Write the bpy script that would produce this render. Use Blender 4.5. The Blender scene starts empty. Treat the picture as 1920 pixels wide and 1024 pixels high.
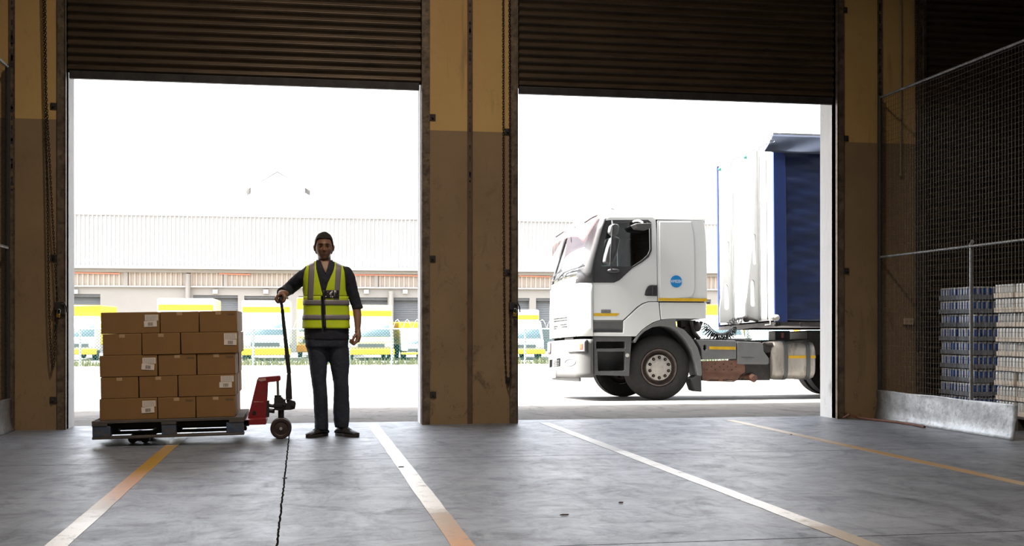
import bpy, bmesh, math, random
from mathutils import Vector, Matrix
from mathutils.geometry import tessellate_polygon
random.seed(7)
PI = math.pi
C = bpy.context.scene.collection
# ---------------------------------------------------------------- camera model
F = 2243.0; YAW = math.atan(395 / F); H = 0.966; HZ = 614.0
cs, sn = math.cos(YAW), math.sin(YAW)
def P(x, y, Y):
    """point of the place seen at photo pixel x,y on the plane at distance Y from the camera"""
    u = (x - 960) / F
    d = Y / (cs - u * sn)
    return Vector((d * (sn + u * cs), Y, H - (y - HZ) / F * d))
def XZ(x, y, Y):
    p = P(x, y, Y); return (p.x, p.z)
def poly(pts, Y): return [XZ(a, b, Y) for a, b in pts]
def PX(x, y, X):
    """point on the plane X=const"""
    u = (x - 960) / F
    Y = X * (cs - u * sn) / (sn + u * cs)
    return P(x, y, Y)
def lerp(a, b, t): return a + (b - a) * t
def tab(t, v):
    """piecewise linear table [(t, val or tuple)]"""
    if v <= t[0][0]: return t[0][1]
    for (a, p), (b, q) in zip(t, t[1:]):
        if v <= b:
            k = (v - a) / (b - a)
            if isinstance(p, tuple): return tuple(lerp(i, j, k) for i, j in zip(p, q))
            return lerp(p, q, k)
    return t[-1][1]
def gz(Y): return 0.0 if Y < 12.26 else (-0.029 * (Y - 12.2) if Y < 21 else -0.029 * 8.8)
# ---------------------------------------------------------------- materials
def mat(name, col, rough=0.6, metal=0.0, var=0.12, scale=6.0, bump=0.0, bscale=None, spec=0.5, alpha=1.0, trans=0.0, dirt=None, stretch=None, coat=0.0):
    m = bpy.data.materials.new(name); m.use_nodes = True
    nt = m.node_tree; N = nt.nodes; L = nt.links
    b = N['Principled BSDF']
    b.inputs['Roughness'].default_value = rough; b.inputs['Metallic'].default_value = metal
    b.inputs['Specular IOR Level'].default_value = spec
    b.inputs['Alpha'].default_value = alpha; b.inputs['Transmission Weight'].default_value = trans
    b.inputs['Coat Weight'].default_value = coat
    tc = N.new('ShaderNodeTexCoord')
    src = tc.outputs['Object']
    if stretch:
        mp = N.new('ShaderNodeMapping'); mp.inputs['Scale'].default_value = stretch
        L.new(src, mp.inputs[0]); src = mp.outputs[0]
    n = N.new('ShaderNodeTexNoise'); n.inputs['Scale'].default_value = scale; n.inputs['Detail'].default_value = 6; n.inputs['Roughness'].default_value = .65
    L.new(src, n.inputs['Vector'])
    r = N.new('ShaderNodeValToRGB')
    c = Vector(col[:3])
    r.color_ramp.elements[0].position = .3; r.color_ramp.elements[1].position = .7
    r.color_ramp.elements[0].color = (*(c * (1 - var)), 1); r.color_ramp.elements[1].color = (*[min(1, k * (1 + var)) for k in c], 1)
    L.new(n.outputs['Fac'], r.inputs[0]); out = r.outputs[0]
    if dirt:
        dcol, amount = dirt
        n2 = N.new('ShaderNodeTexNoise'); n2.inputs['Scale'].default_value = scale * 2.3; n2.inputs['Detail'].default_value = 9; n2.inputs['Roughness'].default_value = .75
        L.new(src, n2.inputs['Vector'])
        r2 = N.new('ShaderNodeValToRGB'); r2.color_ramp.elements[0].position = 1 - amount - .08; r2.color_ramp.elements[1].position = 1 - amount + .08
        L.new(n2.outputs['Fac'], r2.inputs[0])
        mx = N.new('ShaderNodeMixRGB'); L.new(r2.outputs[0], mx.inputs[0]); L.new(out, mx.inputs[1]); mx.inputs[2].default_value = (*dcol, 1)
        out = mx.outputs[0]
    L.new(out, b.inputs['Base Color'])
    if bump:
        n3 = N.new('ShaderNodeTexNoise'); n3.inputs['Scale'].default_value = bscale or scale * 4; n3.inputs['Detail'].default_value = 6
        L.new(src, n3.inputs['Vector'])
        bp = N.new('ShaderNodeBump'); bp.inputs['Strength'].default_value = bump; bp.inputs['Distance'].default_value = .02
        L.new(n3.outputs['Fac'], bp.inputs['Height']); L.new(bp.outputs[0], b.inputs['Normal'])
    return m
def glass(name, tint, alpha):
    m = bpy.data.materials.new(name); m.use_nodes = True
    nt = m.node_tree; N = nt.nodes; L = nt.links
    for n in list(N): N.remove(n)
    o = N.new('ShaderNodeOutputMaterial'); t = N.new('ShaderNodeBsdfTransparent'); g = N.new('ShaderNodeBsdfGlossy')
    t.inputs[0].default_value = (*tint, 1); g.inputs['Roughness'].default_value = .03
    lw = N.new('ShaderNodeFresnel'); lw.inputs[0].default_value = 1.5
    ma = N.new('ShaderNodeMath'); ma.operation = 'ADD'; ma.inputs[1].default_value = alpha; L.new(lw.outputs[0], ma.inputs[0])
    mx = N.new('ShaderNodeMixShader'); L.new(ma.outputs[0], mx.inputs[0]); L.new(t.outputs[0], mx.inputs[1]); L.new(g.outputs[0], mx.inputs[2]); L.new(mx.outputs[0], o.inputs[0])
    return m
M = {}
M['white'] = mat('white_paint', (.68, .70, .69), .3, var=.02, scale=1.5, coat=.4)
M['ribshade'] = mat('rib_shade_grey', (.30, .30, .295), .5, var=.06, scale=4)  # grey carries the ribs' shade beside the sunlit white wall
M['white2'] = mat('trailer_white', (.52, .53, .53), .45, var=.05, scale=3)
M['black'] = mat('black_plastic', (.035, .035, .038), .5, var=.2, scale=5)
M['trimgrey'] = mat('dark_grey_plastic', (.085, .088, .09), .5, var=.15, scale=6)
M['grey'] = mat('grey_plastic', (.15, .155, .155), .5, var=.12, scale=4, bump=.05)
M['shadeblack'] = mat('opening_shade', (.005, .005, .005), .95, spec=.02)  # near black that stands in for the shade inside openings
M['bumper'] = mat('light_grey_plastic', (.085, .085, .084), .5, var=.05, scale=4)
M['rubber'] = mat('tyre_rubber', (.018, .017, .016), .85, var=.3, scale=14, bump=.15)
M['hub'] = mat('hub_silver', (.42, .40, .37), .5, .15, var=.18, scale=12, dirt=((.30, .27, .23), .42))
M['rim'] = mat('rim_dark', (.13, .10, .09), .6, .2, var=.3, scale=12)
M['rust'] = mat('rusty_shield', (.15, .075, .05), .7, .2, var=.35, scale=7, bump=.2)
M['alu'] = mat('fuel_tank_alu', (.40, .37, .33), .42, .35, var=.3, scale=2.2, dirt=((.14, .11, .09), .40), stretch=(1, 1, .35))
M['steel'] = mat('dark_steel', (.055, .05, .048), .55, .5, var=.3, scale=9)
M['galv'] = mat('galvanised', (.34, .355, .37), .48, .6, var=.28, scale=9, dirt=((.20, .19, .17), .40), bump=.2, bscale=25)
M['rail'] = mat('guide_rail', (.17, .125, .085), .55, .35, var=.45, scale=7, bump=.2, bscale=30, dirt=((.06, .045, .03), .42))
M['shutter'] = mat('shutter_brown', (.10, .068, .040), .42, .45, var=.3, scale=2.5, stretch=(.4, 1, 3), dirt=((.05, .035, .025), .4))
M['chain'] = mat('chain_steel', (.05, .042, .036), .5, .7, var=.3, scale=30)
M['brass'] = mat('brass', (.62, .38, .09), .3, .9, var=.1, scale=30)
M['chrome'] = mat('bright_steel', (.6, .6, .6), .25, .9, var=.1, scale=20)
M['card'] = mat('cardboard', (.24, .125, .040), .8, var=.09, scale=3, bump=.04, bscale=60)
M['cardd'] = mat('cardboard_ink', (.11, .075, .045), .8, var=.1)
M['paper'] = mat('label_paper', (.78, .70, .62), .7, var=.05)
M['ink'] = mat('label_ink', (.16, .13, .11), .7, var=.05)
M['tape'] = mat('packing_tape', (.50, .34, .19), .15, var=.06, scale=20, coat=.5)
M['pallet'] = mat('pallet_wood', (.075, .066, .06), .8, var=.35, scale=5, stretch=(.4, 3, 3), bump=.25, bscale=14, dirt=((.20, .14, .08), .38))
M['palletblue'] = mat('pallet_blue', (.05, .075, .12), .8, var=.35, scale=9, bump=.2, dirt=((.10, .08, .07), .45))
M['red'] = mat('jack_red', (.22, .014, .018), .42, var=.2, scale=8, dirt=((.13, .07, .06), .37))
M['redworn'] = mat('worn_red', (.55, .30, .26), .5, var=.3, scale=16)
M['jackblack'] = mat('jack_black', (.03, .028, .03), .5, .3, var=.3, scale=12)
M['wheelrub'] = mat('jack_wheel', (.040, .024, .022), .6, var=.2, scale=12)
M['skin'] = mat('skin', (.25, .125, .07), .5, var=.08, scale=8)
M['hair'] = mat('hair', (.018, .013, .010), .75, var=.5, scale=90, bump=.5, bscale=200)
M['shirt'] = mat('navy_shirt', (.016, .018, .028), .85, var=.15, scale=12, bump=.1, bscale=60)
M['jeans'] = mat('denim', (.024, .030, .046), .85, var=.4, scale=5, bump=.2, bscale=70, dirt=((.050, .056, .072), .38))
M['shoe'] = mat('shoe_leather', (.02, .017, .016), .45, var=.2, scale=12)
M['sole'] = mat('shoe_sole', (.03, .026, .024), .7, var=.2)
M['hivis'] = mat('hivis_yellow', (.62, .78, .015), .65, var=.06, scale=6, bump=.1, bscale=20)
M['reflect'] = mat('reflective_grey', (.24, .215, .22), .45, var=.08, scale=12)
M['vblack'] = mat('vest_black', (.02, .02, .024), .6, var=.1)
M['vwhite'] = mat('badge_white', (.75, .66, .62), .6, var=.2, scale=60)
M['blue'] = mat('blue_tarp', (.008, .018, .062), .42, var=.18, scale=3, bump=.12, bscale=6)
M['bluelt'] = mat('blue_tarp_post', (.014, .032, .13), .42, var=.12, scale=4)
M['greyblue'] = mat('roof_flap', (.045, .055, .08), .35, var=.15, scale=5)
M['yellow'] = mat('marker_yellow', (.62, .38, .015), .4, var=.12, scale=9)
M['sticker'] = mat('sticker_blue', (.01, .22, .55), .4, var=.03)
M['stickerw'] = mat('sticker_white', (.8, .85, .88), .4, var=.02)
M['badge'] = mat('badge_grey', (.13, .13, .135), .4, var=.05)
M['lamp'] = mat('lamp_glass', (.72, .73, .74), .12, var=.03, coat=1)
M['lampred'] = mat('indicator_red', (.7, .10, .05), .2, var=.05)
M['seat'] = mat('seat_fabric', (.05, .055, .07), .9, var=.2)
M['plate'] = mat('number_plate', (.75, .75, .7), .4, var=.03)
M['vanyellow'] = mat('van_yellow', (.62, .42, .015), .4, var=.05)
M['vanorange'] = mat('van_orange', (.60, .27, .015), .4, var=.05)
M['vancream'] = mat('van_cream', (.52, .47, .27), .4, var=.04)
M['vanwhite'] = mat('van_white', (.55, .55, .54), .4, var=.03)
M['vanglass'] = mat('van_glass', (.22, .30, .34), .1, var=.1)
M['facade'] = mat('facade_cladding', (.41, .41, .406), .55, var=.03, scale=.5)
M['band'] = mat('cladding_band', (.42, .365, .315), .6, var=.06, scale=.6)
M['bandred'] = mat('red_pipe', (.65, .22, .14), .5, var=.05)
M['conc2'] = mat('far_concrete', (.29, .275, .25), .8, var=.07, scale=.5)
M['rolldoor'] = mat('far_roller_door', (.17, .18, .187), .6, var=.1, scale=.5)
M['fgreen'] = mat('fence_green', (.02, .13, .11), .5, var=.1)
M['fsilver'] = mat('fence_post', (.62, .64, .64), .5, .2, var=.05)
M['veg'] = mat('verge_plants', (.22, .22, .10), .9, var=.4, scale=6)
M['jamb'] = mat('white_jamb', (.66, .66, .66), .7, var=.06, scale=3, bump=.25, bscale=18, dirt=((.34, .32, .30), .36), stretch=(1, 1, .35))
M['outer'] = mat('outer_wall', (.17, .165, .155), .8, var=.06, scale=1)
M['ceil'] = mat('ceiling_sheet', (.22, .19, .15), .8, var=.05, scale=1)
M['inner'] = mat('inner_wall', (.30, .22, .12), .8, var=.08, scale=1)
M['pvc'] = mat('conduit', (.35, .27, .17), .5, var=.1)
M['sock'] = mat('socket', (.55, .42, .26), .5, var=.05)
M['canblue'] = mat('can_blue', (.03, .12, .50), .3, .1, var=.4, scale=25)
M['cansilver'] = mat('can_silver', (.78, .82, .86), .3, .15, var=.1, scale=20)
M['canwhite'] = mat('can_white', (.88, .85, .80), .35, .1, var=.12, scale=30, dirt=((.55, .30, .14), .30))
M['trayblue'] = mat('tray_grey', (.30, .34, .42), .6, var=.3, scale=14, dirt=((.35, .16, .08), .34))
M['traywhite'] = mat('tray_cream', (.80, .70, .60), .6, var=.2, scale=14, dirt=((.5, .32, .16), .36))
M['wrap'] = glass('shrink_wrap', (.93, .92, .91), .05)
M['wire'] = mat('mesh_wire', (.09, .072, .058), .45, .3, var=.3, scale=20)
M['cable'] = mat('floor_cable', (.12, .04, .02), .7, var=.2)
M['yardlitter'] = mat('litter', (.05, .035, .03), .9, var=.3)

M['glass'] = glass('side_glass', (.42, .46, .46), .03)
M['wglass'] = glass('windscreen_glass', (.85, .9, .9), .30)
def visor_mat():
    m = bpy.data.materials.new('smoked_visor'); m.use_nodes = True
    nt = m.node_tree; N = nt.nodes; L = nt.links; b = N['Principled BSDF']
    b.inputs['Base Color'].default_value = (.24, .15, .15, 1); b.inputs['Roughness'].default_value = .15
    t = N.new('ShaderNodeBsdfTransparent'); t.inputs[0].default_value = (.93, .87, .88, 1)
    mx = N.new('ShaderNodeMixShader'); mx.inputs[0].default_value = .62
    L.new(b.outputs[0], mx.inputs[1]); L.new(t.outputs[0], mx.inputs[2]); L.new(mx.outputs[0], N['Material Output'].inputs[0])
    return m
M['visor'] = visor_mat()

def shader_concrete(name, base, dark, rough, pillar=False, yard=False):
    m = bpy.data.materials.new(name); m.use_nodes = True
    nt = m.node_tree; N = nt.nodes; L = nt.links; b = N['Principled BSDF']
    geo = N.new('ShaderNodeNewGeometry'); pos = geo.outputs['Position']
    def noise(scale, detail=8, rgh=.65, stretch=None, dist=0):
        src = pos
        if stretch:
            mp = N.new('ShaderNodeMapping'); mp.inputs['Scale'].default_value = stretch; L.new(pos, mp.inputs[0]); src = mp.outputs[0]
        n = N.new('ShaderNodeTexNoise'); n.inputs['Scale'].default_value = scale; n.inputs['Detail'].default_value = detail
        n.inputs['Roughness'].default_value = rgh; n.inputs['Distortion'].default_value = dist
        L.new(src, n.inputs['Vector']); return n.outputs['Fac']
    def ramp(f, a, bb, c0=(0, 0, 0), c1=(1, 1, 1)):
        r = N.new('ShaderNodeValToRGB'); r.color_ramp.elements[0].position = a; r.color_ramp.elements[1].position = bb
        r.color_ramp.elements[0].color = (*c0, 1); r.color_ramp.elements[1].color = (*c1, 1); L.new(f, r.inputs[0]); return r.outputs[0]
    def mix(f, a, c, mode='MIX', fac=None):
        x = N.new('ShaderNodeMixRGB'); x.blend_type = mode
        if f is not None: L.new(f, x.inputs[0])
        else: x.inputs[0].default_value = fac
        for i, v in ((1, a), (2, c)):
            if isinstance(v, tuple): x.inputs[i].default_value = (*v, 1)
            else: L.new(v, x.inputs[i])
        return x.outputs[0]
    def math_(op, a, c=None):
        x = N.new('ShaderNodeMath'); x.operation = op
        for i, v in ((0, a), (1, c)):
            if v is None: continue
            if isinstance(v, (int, float)): x.inputs[i].default_value = v
            else: L.new(v, x.inputs[i])
        return x.outputs[0]
    sep = N.new('ShaderNodeSeparateXYZ'); L.new(pos, sep.inputs[0])
    if pillar:
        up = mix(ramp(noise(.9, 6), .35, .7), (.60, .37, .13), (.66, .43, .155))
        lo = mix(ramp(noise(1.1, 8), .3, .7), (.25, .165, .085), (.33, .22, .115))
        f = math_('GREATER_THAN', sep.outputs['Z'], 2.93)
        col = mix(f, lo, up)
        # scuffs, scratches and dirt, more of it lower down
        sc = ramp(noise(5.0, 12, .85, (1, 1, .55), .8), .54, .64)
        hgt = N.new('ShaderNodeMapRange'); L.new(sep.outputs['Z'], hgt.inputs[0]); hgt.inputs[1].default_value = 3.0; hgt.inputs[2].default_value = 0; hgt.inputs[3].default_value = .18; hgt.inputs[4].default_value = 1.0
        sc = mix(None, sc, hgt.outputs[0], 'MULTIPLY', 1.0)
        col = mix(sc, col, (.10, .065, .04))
        drip = ramp(noise(9, 4, .6, (1, 1, .08)), .62, .72)
        col = mix(mix(None, drip, (.35, .35, .35), 'MULTIPLY', 1.0), col, (.16, .10, .06))
        rgh = .7
        L.new(col, b.inputs['Base Color']); b.inputs['Roughness'].default_value = rgh
        bp = N.new('ShaderNodeBump'); bp.inputs['Strength'].default_value = .25; bp.inputs['Distance'].default_value = .01
        L.new(noise(14, 8), bp.inputs['Height']); L.new(bp.outputs[0], b.inputs['Normal'])
        return m
    c1 = mix(ramp(noise(.55, 10, .7), .35, .68), dark, base)
    c2 = mix(ramp(noise(2.2, 12, .75, (1.6, .5, 1), 1.2), .50, .66), c1, tuple(k * .55 for k in dark))
    blot = mix(None, ramp(noise(1.6, 8, .6), .60, .70), (.6, .6, .6), 'MULTIPLY', 1.0)
    col = mix(blot, c2, tuple(min(1, k * 1.35) for k in base))
    spk = ramp(noise(38, 3, .5), .70, .74)
    col = mix(spk, col, tuple(k * .35 for k in dark))
    if not yard:
        wob = math_('MULTIPLY', math_('SUBTRACT', noise(7, 4), .5), .025)
        wob2 = math_('MULTIPLY', math_('SUBTRACT', noise(2, 4), .5), .02)
        def line(coord, at, w):
            d = math_('ABSOLUTE', math_('SUBTRACT', math_('ADD', coord, wob), at))
            return math_('LESS_THAN', d, w)
        l = math_('MAXIMUM', line(sep.outputs['X'], -.106, .0055), math_('MAXIMUM', line(sep.outputs['Y'], 8.82, .006), line(sep.outputs['Y'], 5.17, .006)))
        col = mix(l, col, (.010, .009, .008))
        # tyre scuffs and worn sealer
        scf = ramp(noise(1.7, 12, .78, (1.0, 2.6, 1), 1.6), .54, .63)
        col = mix(mix(None, scf, (.75, .75, .75), 'MULTIPLY', 1.0), col, (.045, .045, .05))
        seal = ramp(noise(4.5, 12, .78, (.8, .8, 1), .8), .38, .60, (.22, .22, .22))
        keep = mix(l, seal, (0, 0, 0))
        b_ = N.new('ShaderNodeRGBToBW'); L.new(keep, b_.inputs[0])
        for nm, k in (('Coat Weight', .74), ('Specular IOR Level', .85)): L.new(math_('MULTIPLY', b_.outputs[0], k), b.inputs[nm])
        # a sealed, worn slab: gloss varies with traffic
        rr = N.new('ShaderNodeMapRange'); L.new(noise(3.0, 12, .75, (1.0, .5, 1), .6), rr.inputs[0])
        rr.inputs[1].default_value = .3; rr.inputs[2].default_value = .7; rr.inputs[3].default_value = rough[0]; rr.inputs[4].default_value = rough[1]
        L.new(rr.outputs[0], b.inputs['Roughness']); b.inputs['Coat Roughness'].default_value = .44
    else:
        b.inputs['Roughness'].default_value = rough[0]; b.inputs['Specular IOR Level'].default_value = .12
    L.new(col, b.inputs['Base Color'])
    bp = N.new('ShaderNodeBump'); bp.inputs['Strength'].default_value = .12; bp.inputs['Distance'].default_value = .01
    L.new(noise(9, 10, .7), bp.inputs['Height']); L.new(bp.outputs[0], b.inputs['Normal'])
    return m
M['floor'] = shader_concrete('warehouse_floor', (.22, .245, .29), (.12, .135, .16), (.42, .60))
M['yard'] = shader_concrete('yard_concrete', (.20, .193, .182), (.15, .145, .137), (.85, .85), yard=True)
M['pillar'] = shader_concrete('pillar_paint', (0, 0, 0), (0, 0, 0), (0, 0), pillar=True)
def line_mat(name, stops, seed=0):
    """worn paint: layers of colour along the length of the line (stops: distance, colour)"""
    m = bpy.data.materials.new(name); m.use_nodes = True
    nt = m.node_tree; N = nt.nodes; L = nt.links; b = N['Principled BSDF']
    geo = N.new('ShaderNodeNewGeometry'); sep = N.new('ShaderNodeSeparateXYZ'); L.new(geo.outputs['Position'], sep.inputs[0])
    n = N.new('ShaderNodeTexNoise'); n.inputs['Scale'].default_value = 2.2; n.inputs['Detail'].default_value = 9; n.inputs['Roughness'].default_value = .7
    mp = N.new('ShaderNodeMapping'); mp.inputs['Location'].default_value = (seed, 0, 0); L.new(geo.outputs['Position'], mp.inputs[0]); L.new(mp.outputs[0], n.inputs['Vector'])
    a = N.new('ShaderNodeMapRange'); L.new(sep.outputs['Y'], a.inputs[0]); a.inputs[1].default_value = 3; a.inputs[2].default_value = 12
    c = N.new('ShaderNodeMath'); c.operation = 'MULTIPLY_ADD'; L.new(n.outputs['Fac'], c.inputs[0]); c.inputs[1].default_value = .22; c.inputs[2].default_value = -.11
    d = N.new('ShaderNodeMath'); d.operation = 'ADD'; L.new(a.outputs[0], d.inputs[0]); L.new(c.outputs[0], d.inputs[1])
    r = N.new('ShaderNodeValToRGB'); e = r.color_ramp.elements
    while len(e) < len(stops): e.new(.5)
    for k, (y, col) in enumerate(stops): e[k].position = (y - 3) / 9; e[k].color = (*col, 1)
    L.new(d.outputs[0], r.inputs[0])
    n2 = N.new('ShaderNodeTexNoise'); n2.inputs['Scale'].default_value = 9; n2.inputs['Detail'].default_value = 12; n2.inputs['Roughness'].default_value = .8; L.new(geo.outputs['Position'], n2.inputs['Vector'])
    r2 = N.new('ShaderNodeValToRGB'); r2.color_ramp.elements[0].position = .54; r2.color_ramp.elements[1].position = .66
    L.new(n2.outputs['Fac'], r2.inputs[0])
    mx = N.new('ShaderNodeMixRGB'); L.new(r2.outputs[0], mx.inputs[0]); L.new(r.outputs[0], mx.inputs[1]); mx.inputs[2].default_value = (.17, .16, .15, 1)
    L.new(mx.outputs[0], b.inputs['Base Color']); b.inputs['Roughness'].default_value = .42
    b.inputs['Specular IOR Level'].default_value = .7; b.inputs['Coat Weight'].default_value = .45; b.inputs['Coat Roughness'].default_value = .36
    return m
WH, ORA, YEL, TAN = (.80, .82, .84), (.50, .24, .08), (.42, .23, .015), (.34, .28, .20)
M['lineA'] = line_mat('worn_line_a', [(3, WH), (6.0, WH), (6.7, TAN), (7.3, ORA), (8.0, ORA), (8.4, YEL), (10.3, YEL), (10.8, WH)], 3)
M['lineB'] = line_mat('worn_line_b', [(3, ORA), (5.3, ORA), (6.0, TAN), (6.4, WH), (12, WH)], 9)
M['lineC'] = line_mat('worn_line_c', [(3, TAN), (5.2, TAN), (5.7, WH), (8.8, WH), (9.1, (.34, .34, .33)), (10.2, (.55, .55, .53)), (12, (.30, .30, .29))], 5)
M['lineD'] = line_mat('worn_line_d', [(3, (.40, .33, .22)), (6.4, (.40, .33, .22)), (7.2, (.38, .23, .07)), (9.6, (.38, .23, .07)), (10.5, (.55, .46, .32)), (12, (.45, .36, .2))], 1)
# ---------------------------------------------------------------- mesh builder
class MB:
    def __init__(s): s.v = []; s.f = []; s.sm = []; s.mi = []
    def add(s, vs, fs, smooth=False, m=0):
        o = len(s.v); s.v += [Vector(v) for v in vs]
        for f in fs: s.f.append([i + o for i in f]); s.sm.append(smooth); s.mi.append(m)
        return s
    far = None
    def box(s, x0, x1, y0, y1, z0, z1, m=0):
        return s.add([(x, y, z) for z in (z0, z1) for y in (y0, y1) for x in (x0, x1)],
                     [(0, 2, 3, 1), (4, 5, 7, 6), (0, 1, 5, 4), (2, 6, 7, 3), (0, 4, 6, 2), (1, 3, 7, 5)], m=m)
    def obox(s, c, size, rot=None, m=0):
        R = rot or Matrix.Identity(3); c = Vector(c)
        vs = [c + R @ Vector((x * size[0] / 2, y * size[1] / 2, z * size[2] / 2)) for z in (-1, 1) for y in (-1, 1) for x in (-1, 1)]
        return s.add(vs, [(0, 2, 3, 1), (4, 5, 7, 6), (0, 1, 5, 4), (2, 6, 7, 3), (0, 4, 6, 2), (1, 3, 7, 5)], m=m)
    def prism(s, outer, a0, a1, axis='y', holes=(), m=0, smooth=False):
        loops = [outer] + list(holes); flat = [p for l in loops for p in l]
        tris = tessellate_polygon([[Vector((p[0], p[1], 0)) for p in l] for l in loops])
        def mk(p, a):
            return (p[0], a, p[1]) if axis == 'y' else ((a, p[0], p[1]) if axis == 'x' else (p[0], p[1], a))
        n = len(flat); vs = [mk(p, a0) for p in flat] + [mk(p, a1) for p in flat]
        fs = [tuple(t) for t in tris] + [tuple(i + n for i in t) for t in tris]
        k = 0
        s.add(vs, fs, False, m); o = len(s.v) - 2 * n
        for l in loops:
            q = len(l)
            for i in range(q):
                a, b = k + i, k + (i + 1) % q
                s.f.append([o + a, o + b, o + b + n, o + a + n]); s.sm.append(smooth); s.mi.append(m)
            k += q
        return s
    def loft(s, rings, cap=True, m=0, smooth=True, closed=True):
        n = len(rings[0]); vs = [p for r in rings for p in r]; fs = []
        for i in range(len(rings) - 1):
            for j in range(n if closed else n - 1):
                a, b = j, (j + 1) % n
                fs.append((i * n + a, i * n + b, (i + 1) * n + b, (i + 1) * n + a))
        s.add(vs, fs, smooth, m)
        if cap and closed:
            o = len(s.v) - len(vs)
            s.f.append([o + i for i in range(n)][::-1]); s.sm.append(False); s.mi.append(m)
            s.f.append([o + (len(rings) - 1) * n + i for i in range(n)]); s.sm.append(False); s.mi.append(m)
        return s
    def tube(s, pts, r, seg=10, closed=False, m=0, cap=True):
        pts = [Vector(p) for p in pts]; n = len(pts); rings = []
        T = []
        for i in range(n):
            if closed: t = pts[(i + 1) % n] - pts[i - 1]
            else: t = pts[min(i + 1, n - 1)] - pts[max(i - 1, 0)]
            T.append(t.normalized())
        u = (Vector((1, 0, 0)) - T[0] * T[0].x).normalized() if abs(T[0].x) < .98 else Vector((0, 0, 1))
        if abs(T[0].z) < .9: u = (Vector((0, 0, 1)) - T[0] * T[0].z).normalized()
        for i in range(n):
            u = (u - T[i] * u.dot(T[i])).normalized(); w = T[i].cross(u)
            rr = r[i] if isinstance(r, (list, tuple)) else r
            ra, rb = rr if isinstance(rr, (list, tuple)) else (rr, rr)
            rings.append([pts[i] + u * ra * math.cos(2 * PI * k / seg) + w * rb * math.sin(2 * PI * k / seg) for k in range(seg)])
        if closed: rings.append(rings[0])
        return s.loft(rings, cap and not closed, m)
    def lathe(s, prof, c, axis='y', seg=32, m=0, a0=0, a1=2 * PI):
        c = Vector(c); full = abs(a1 - a0 - 2 * PI) < 1e-6; rings = []
        k = seg if full else seg + 1
        for r, t in prof:
            ring = []
            for i in range(k):
                a = a0 + (a1 - a0) * i / seg; x, y = r * math.cos(a), r * math.sin(a)
                ring.append(c + (Vector((x, t, y)) if axis == 'y' else (Vector((t, x, y)) if axis == 'x' else Vector((x, y, t)))))
            rings.append(ring)
        return s.loft(rings, False, m, True, full)
    def cyl(s, a, b, r, seg=14, m=0): return s.tube([a, b], r, seg, m=m)
    def ball(s, c, r, seg=14, m=0):
        c = Vector(c); r = r if isinstance(r, tuple) else (r, r, r)
        rings = []
        for i in range(1, seg // 2):
            a = PI * i / (seg // 2)
            rings.append([c + Vector((r[0] * math.sin(a) * math.cos(2 * PI * k / seg), r[1] * math.sin(a) * math.sin(2 * PI * k / seg), r[2] * math.cos(a))) for k in range(seg)])
        return s.loft(rings, True, m)
ORG = {}
def link(o, parent, org):
    C.objects.link(o)
    if parent is not None:
        o.parent = parent; porg = ORG[parent.name]
        org = org if org is not None else porg
        o.location = org - porg
    else:
        org = org if org is not None else Vector((0, 0, 0)); o.location = org
    ORG[o.name] = org; return org
def tag(o, label=None, cat=None, group=None, kind=None):
    if label: o['label'] = label
    if cat: o['category'] = cat
    if group: o['group'] = group
    if kind: o['kind'] = kind
    return o
def thing(name, loc, label, cat, group=None, kind=None):
    o = bpy.data.objects.new(name, None); o.empty_display_size = .1
    link(o, None, Vector(loc)); return tag(o, label, cat, group, kind)
def obj(name, mb, mats, parent=None, org=None, bevel=0, label=None, cat=None, group=None, kind=None, angle=35, sub=0):
    me = bpy.data.meshes.new(name); o = bpy.data.objects.new(name, me)
    g = link(o, parent, Vector(org) if org is not None else None)
    me.from_pydata([tuple(v - g) for v in mb.v], [], mb.f)
    me.polygons.foreach_set('use_smooth', mb.sm); me.polygons.foreach_set('material_index', mb.mi)
    for m in (mats if isinstance(mats, (list, tuple)) else [mats]): me.materials.append(M[m] if isinstance(m, str) else m)
    bm = bmesh.new(); bm.from_mesh(me); bmesh.ops.remove_doubles(bm, verts=bm.verts, dist=1e-5)
    bmesh.ops.recalc_face_normals(bm, faces=bm.faces); bm.to_mesh(me); bm.free()
    me.set_sharp_from_angle(angle=math.radians(angle)); me.update()
    if bevel:
        b = o.modifiers.new('b', 'BEVEL'); b.width = bevel; b.segments = 2; b.limit_method = 'ANGLE'; b.angle_limit = .7
    if mb.far: obj(name, mb.far, mats, parent, org, bevel, label, cat, group, kind, angle)
    return tag(o, label, cat, group, kind)
def text(name, s, size, loc, rot, m, parent, depth=.001):
    cu = bpy.data.curves.new(name + '_c', 'FONT'); cu.body = s; cu.size = size; cu.align_x = 'CENTER'; cu.align_y = 'CENTER'; cu.extrude = depth; cu.resolution_u = 3
    t = bpy.data.objects.new(name + '_c', cu); C.objects.link(t)
    dg = bpy.context.evaluated_depsgraph_get(); me = bpy.data.meshes.new_from_object(t.evaluated_get(dg))
    bpy.data.objects.remove(t); me.materials.clear(); me.materials.append(M[m])
    o = bpy.data.objects.new(name, me); link(o, parent, Vector(loc)); o.rotation_euler = rot; return o
def copy_tree(o, parent=None):
    c = o.copy(); C.objects.link(c)
    if parent is not None: c.parent = parent
    for ch in o.children: copy_tree(ch, c)
    return c
def fix(o, faces_mod=(('SOLIDIFY', .004),)):
    for k, v in faces_mod:
        md = o.modifiers.new('m', k)
        if k == 'SOLIDIFY': md.thickness = v; md.offset = 0
    return o
SKY, SUN, LAMP, EXPO = 0.62, 14.0, 112.0, 1.0
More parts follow.
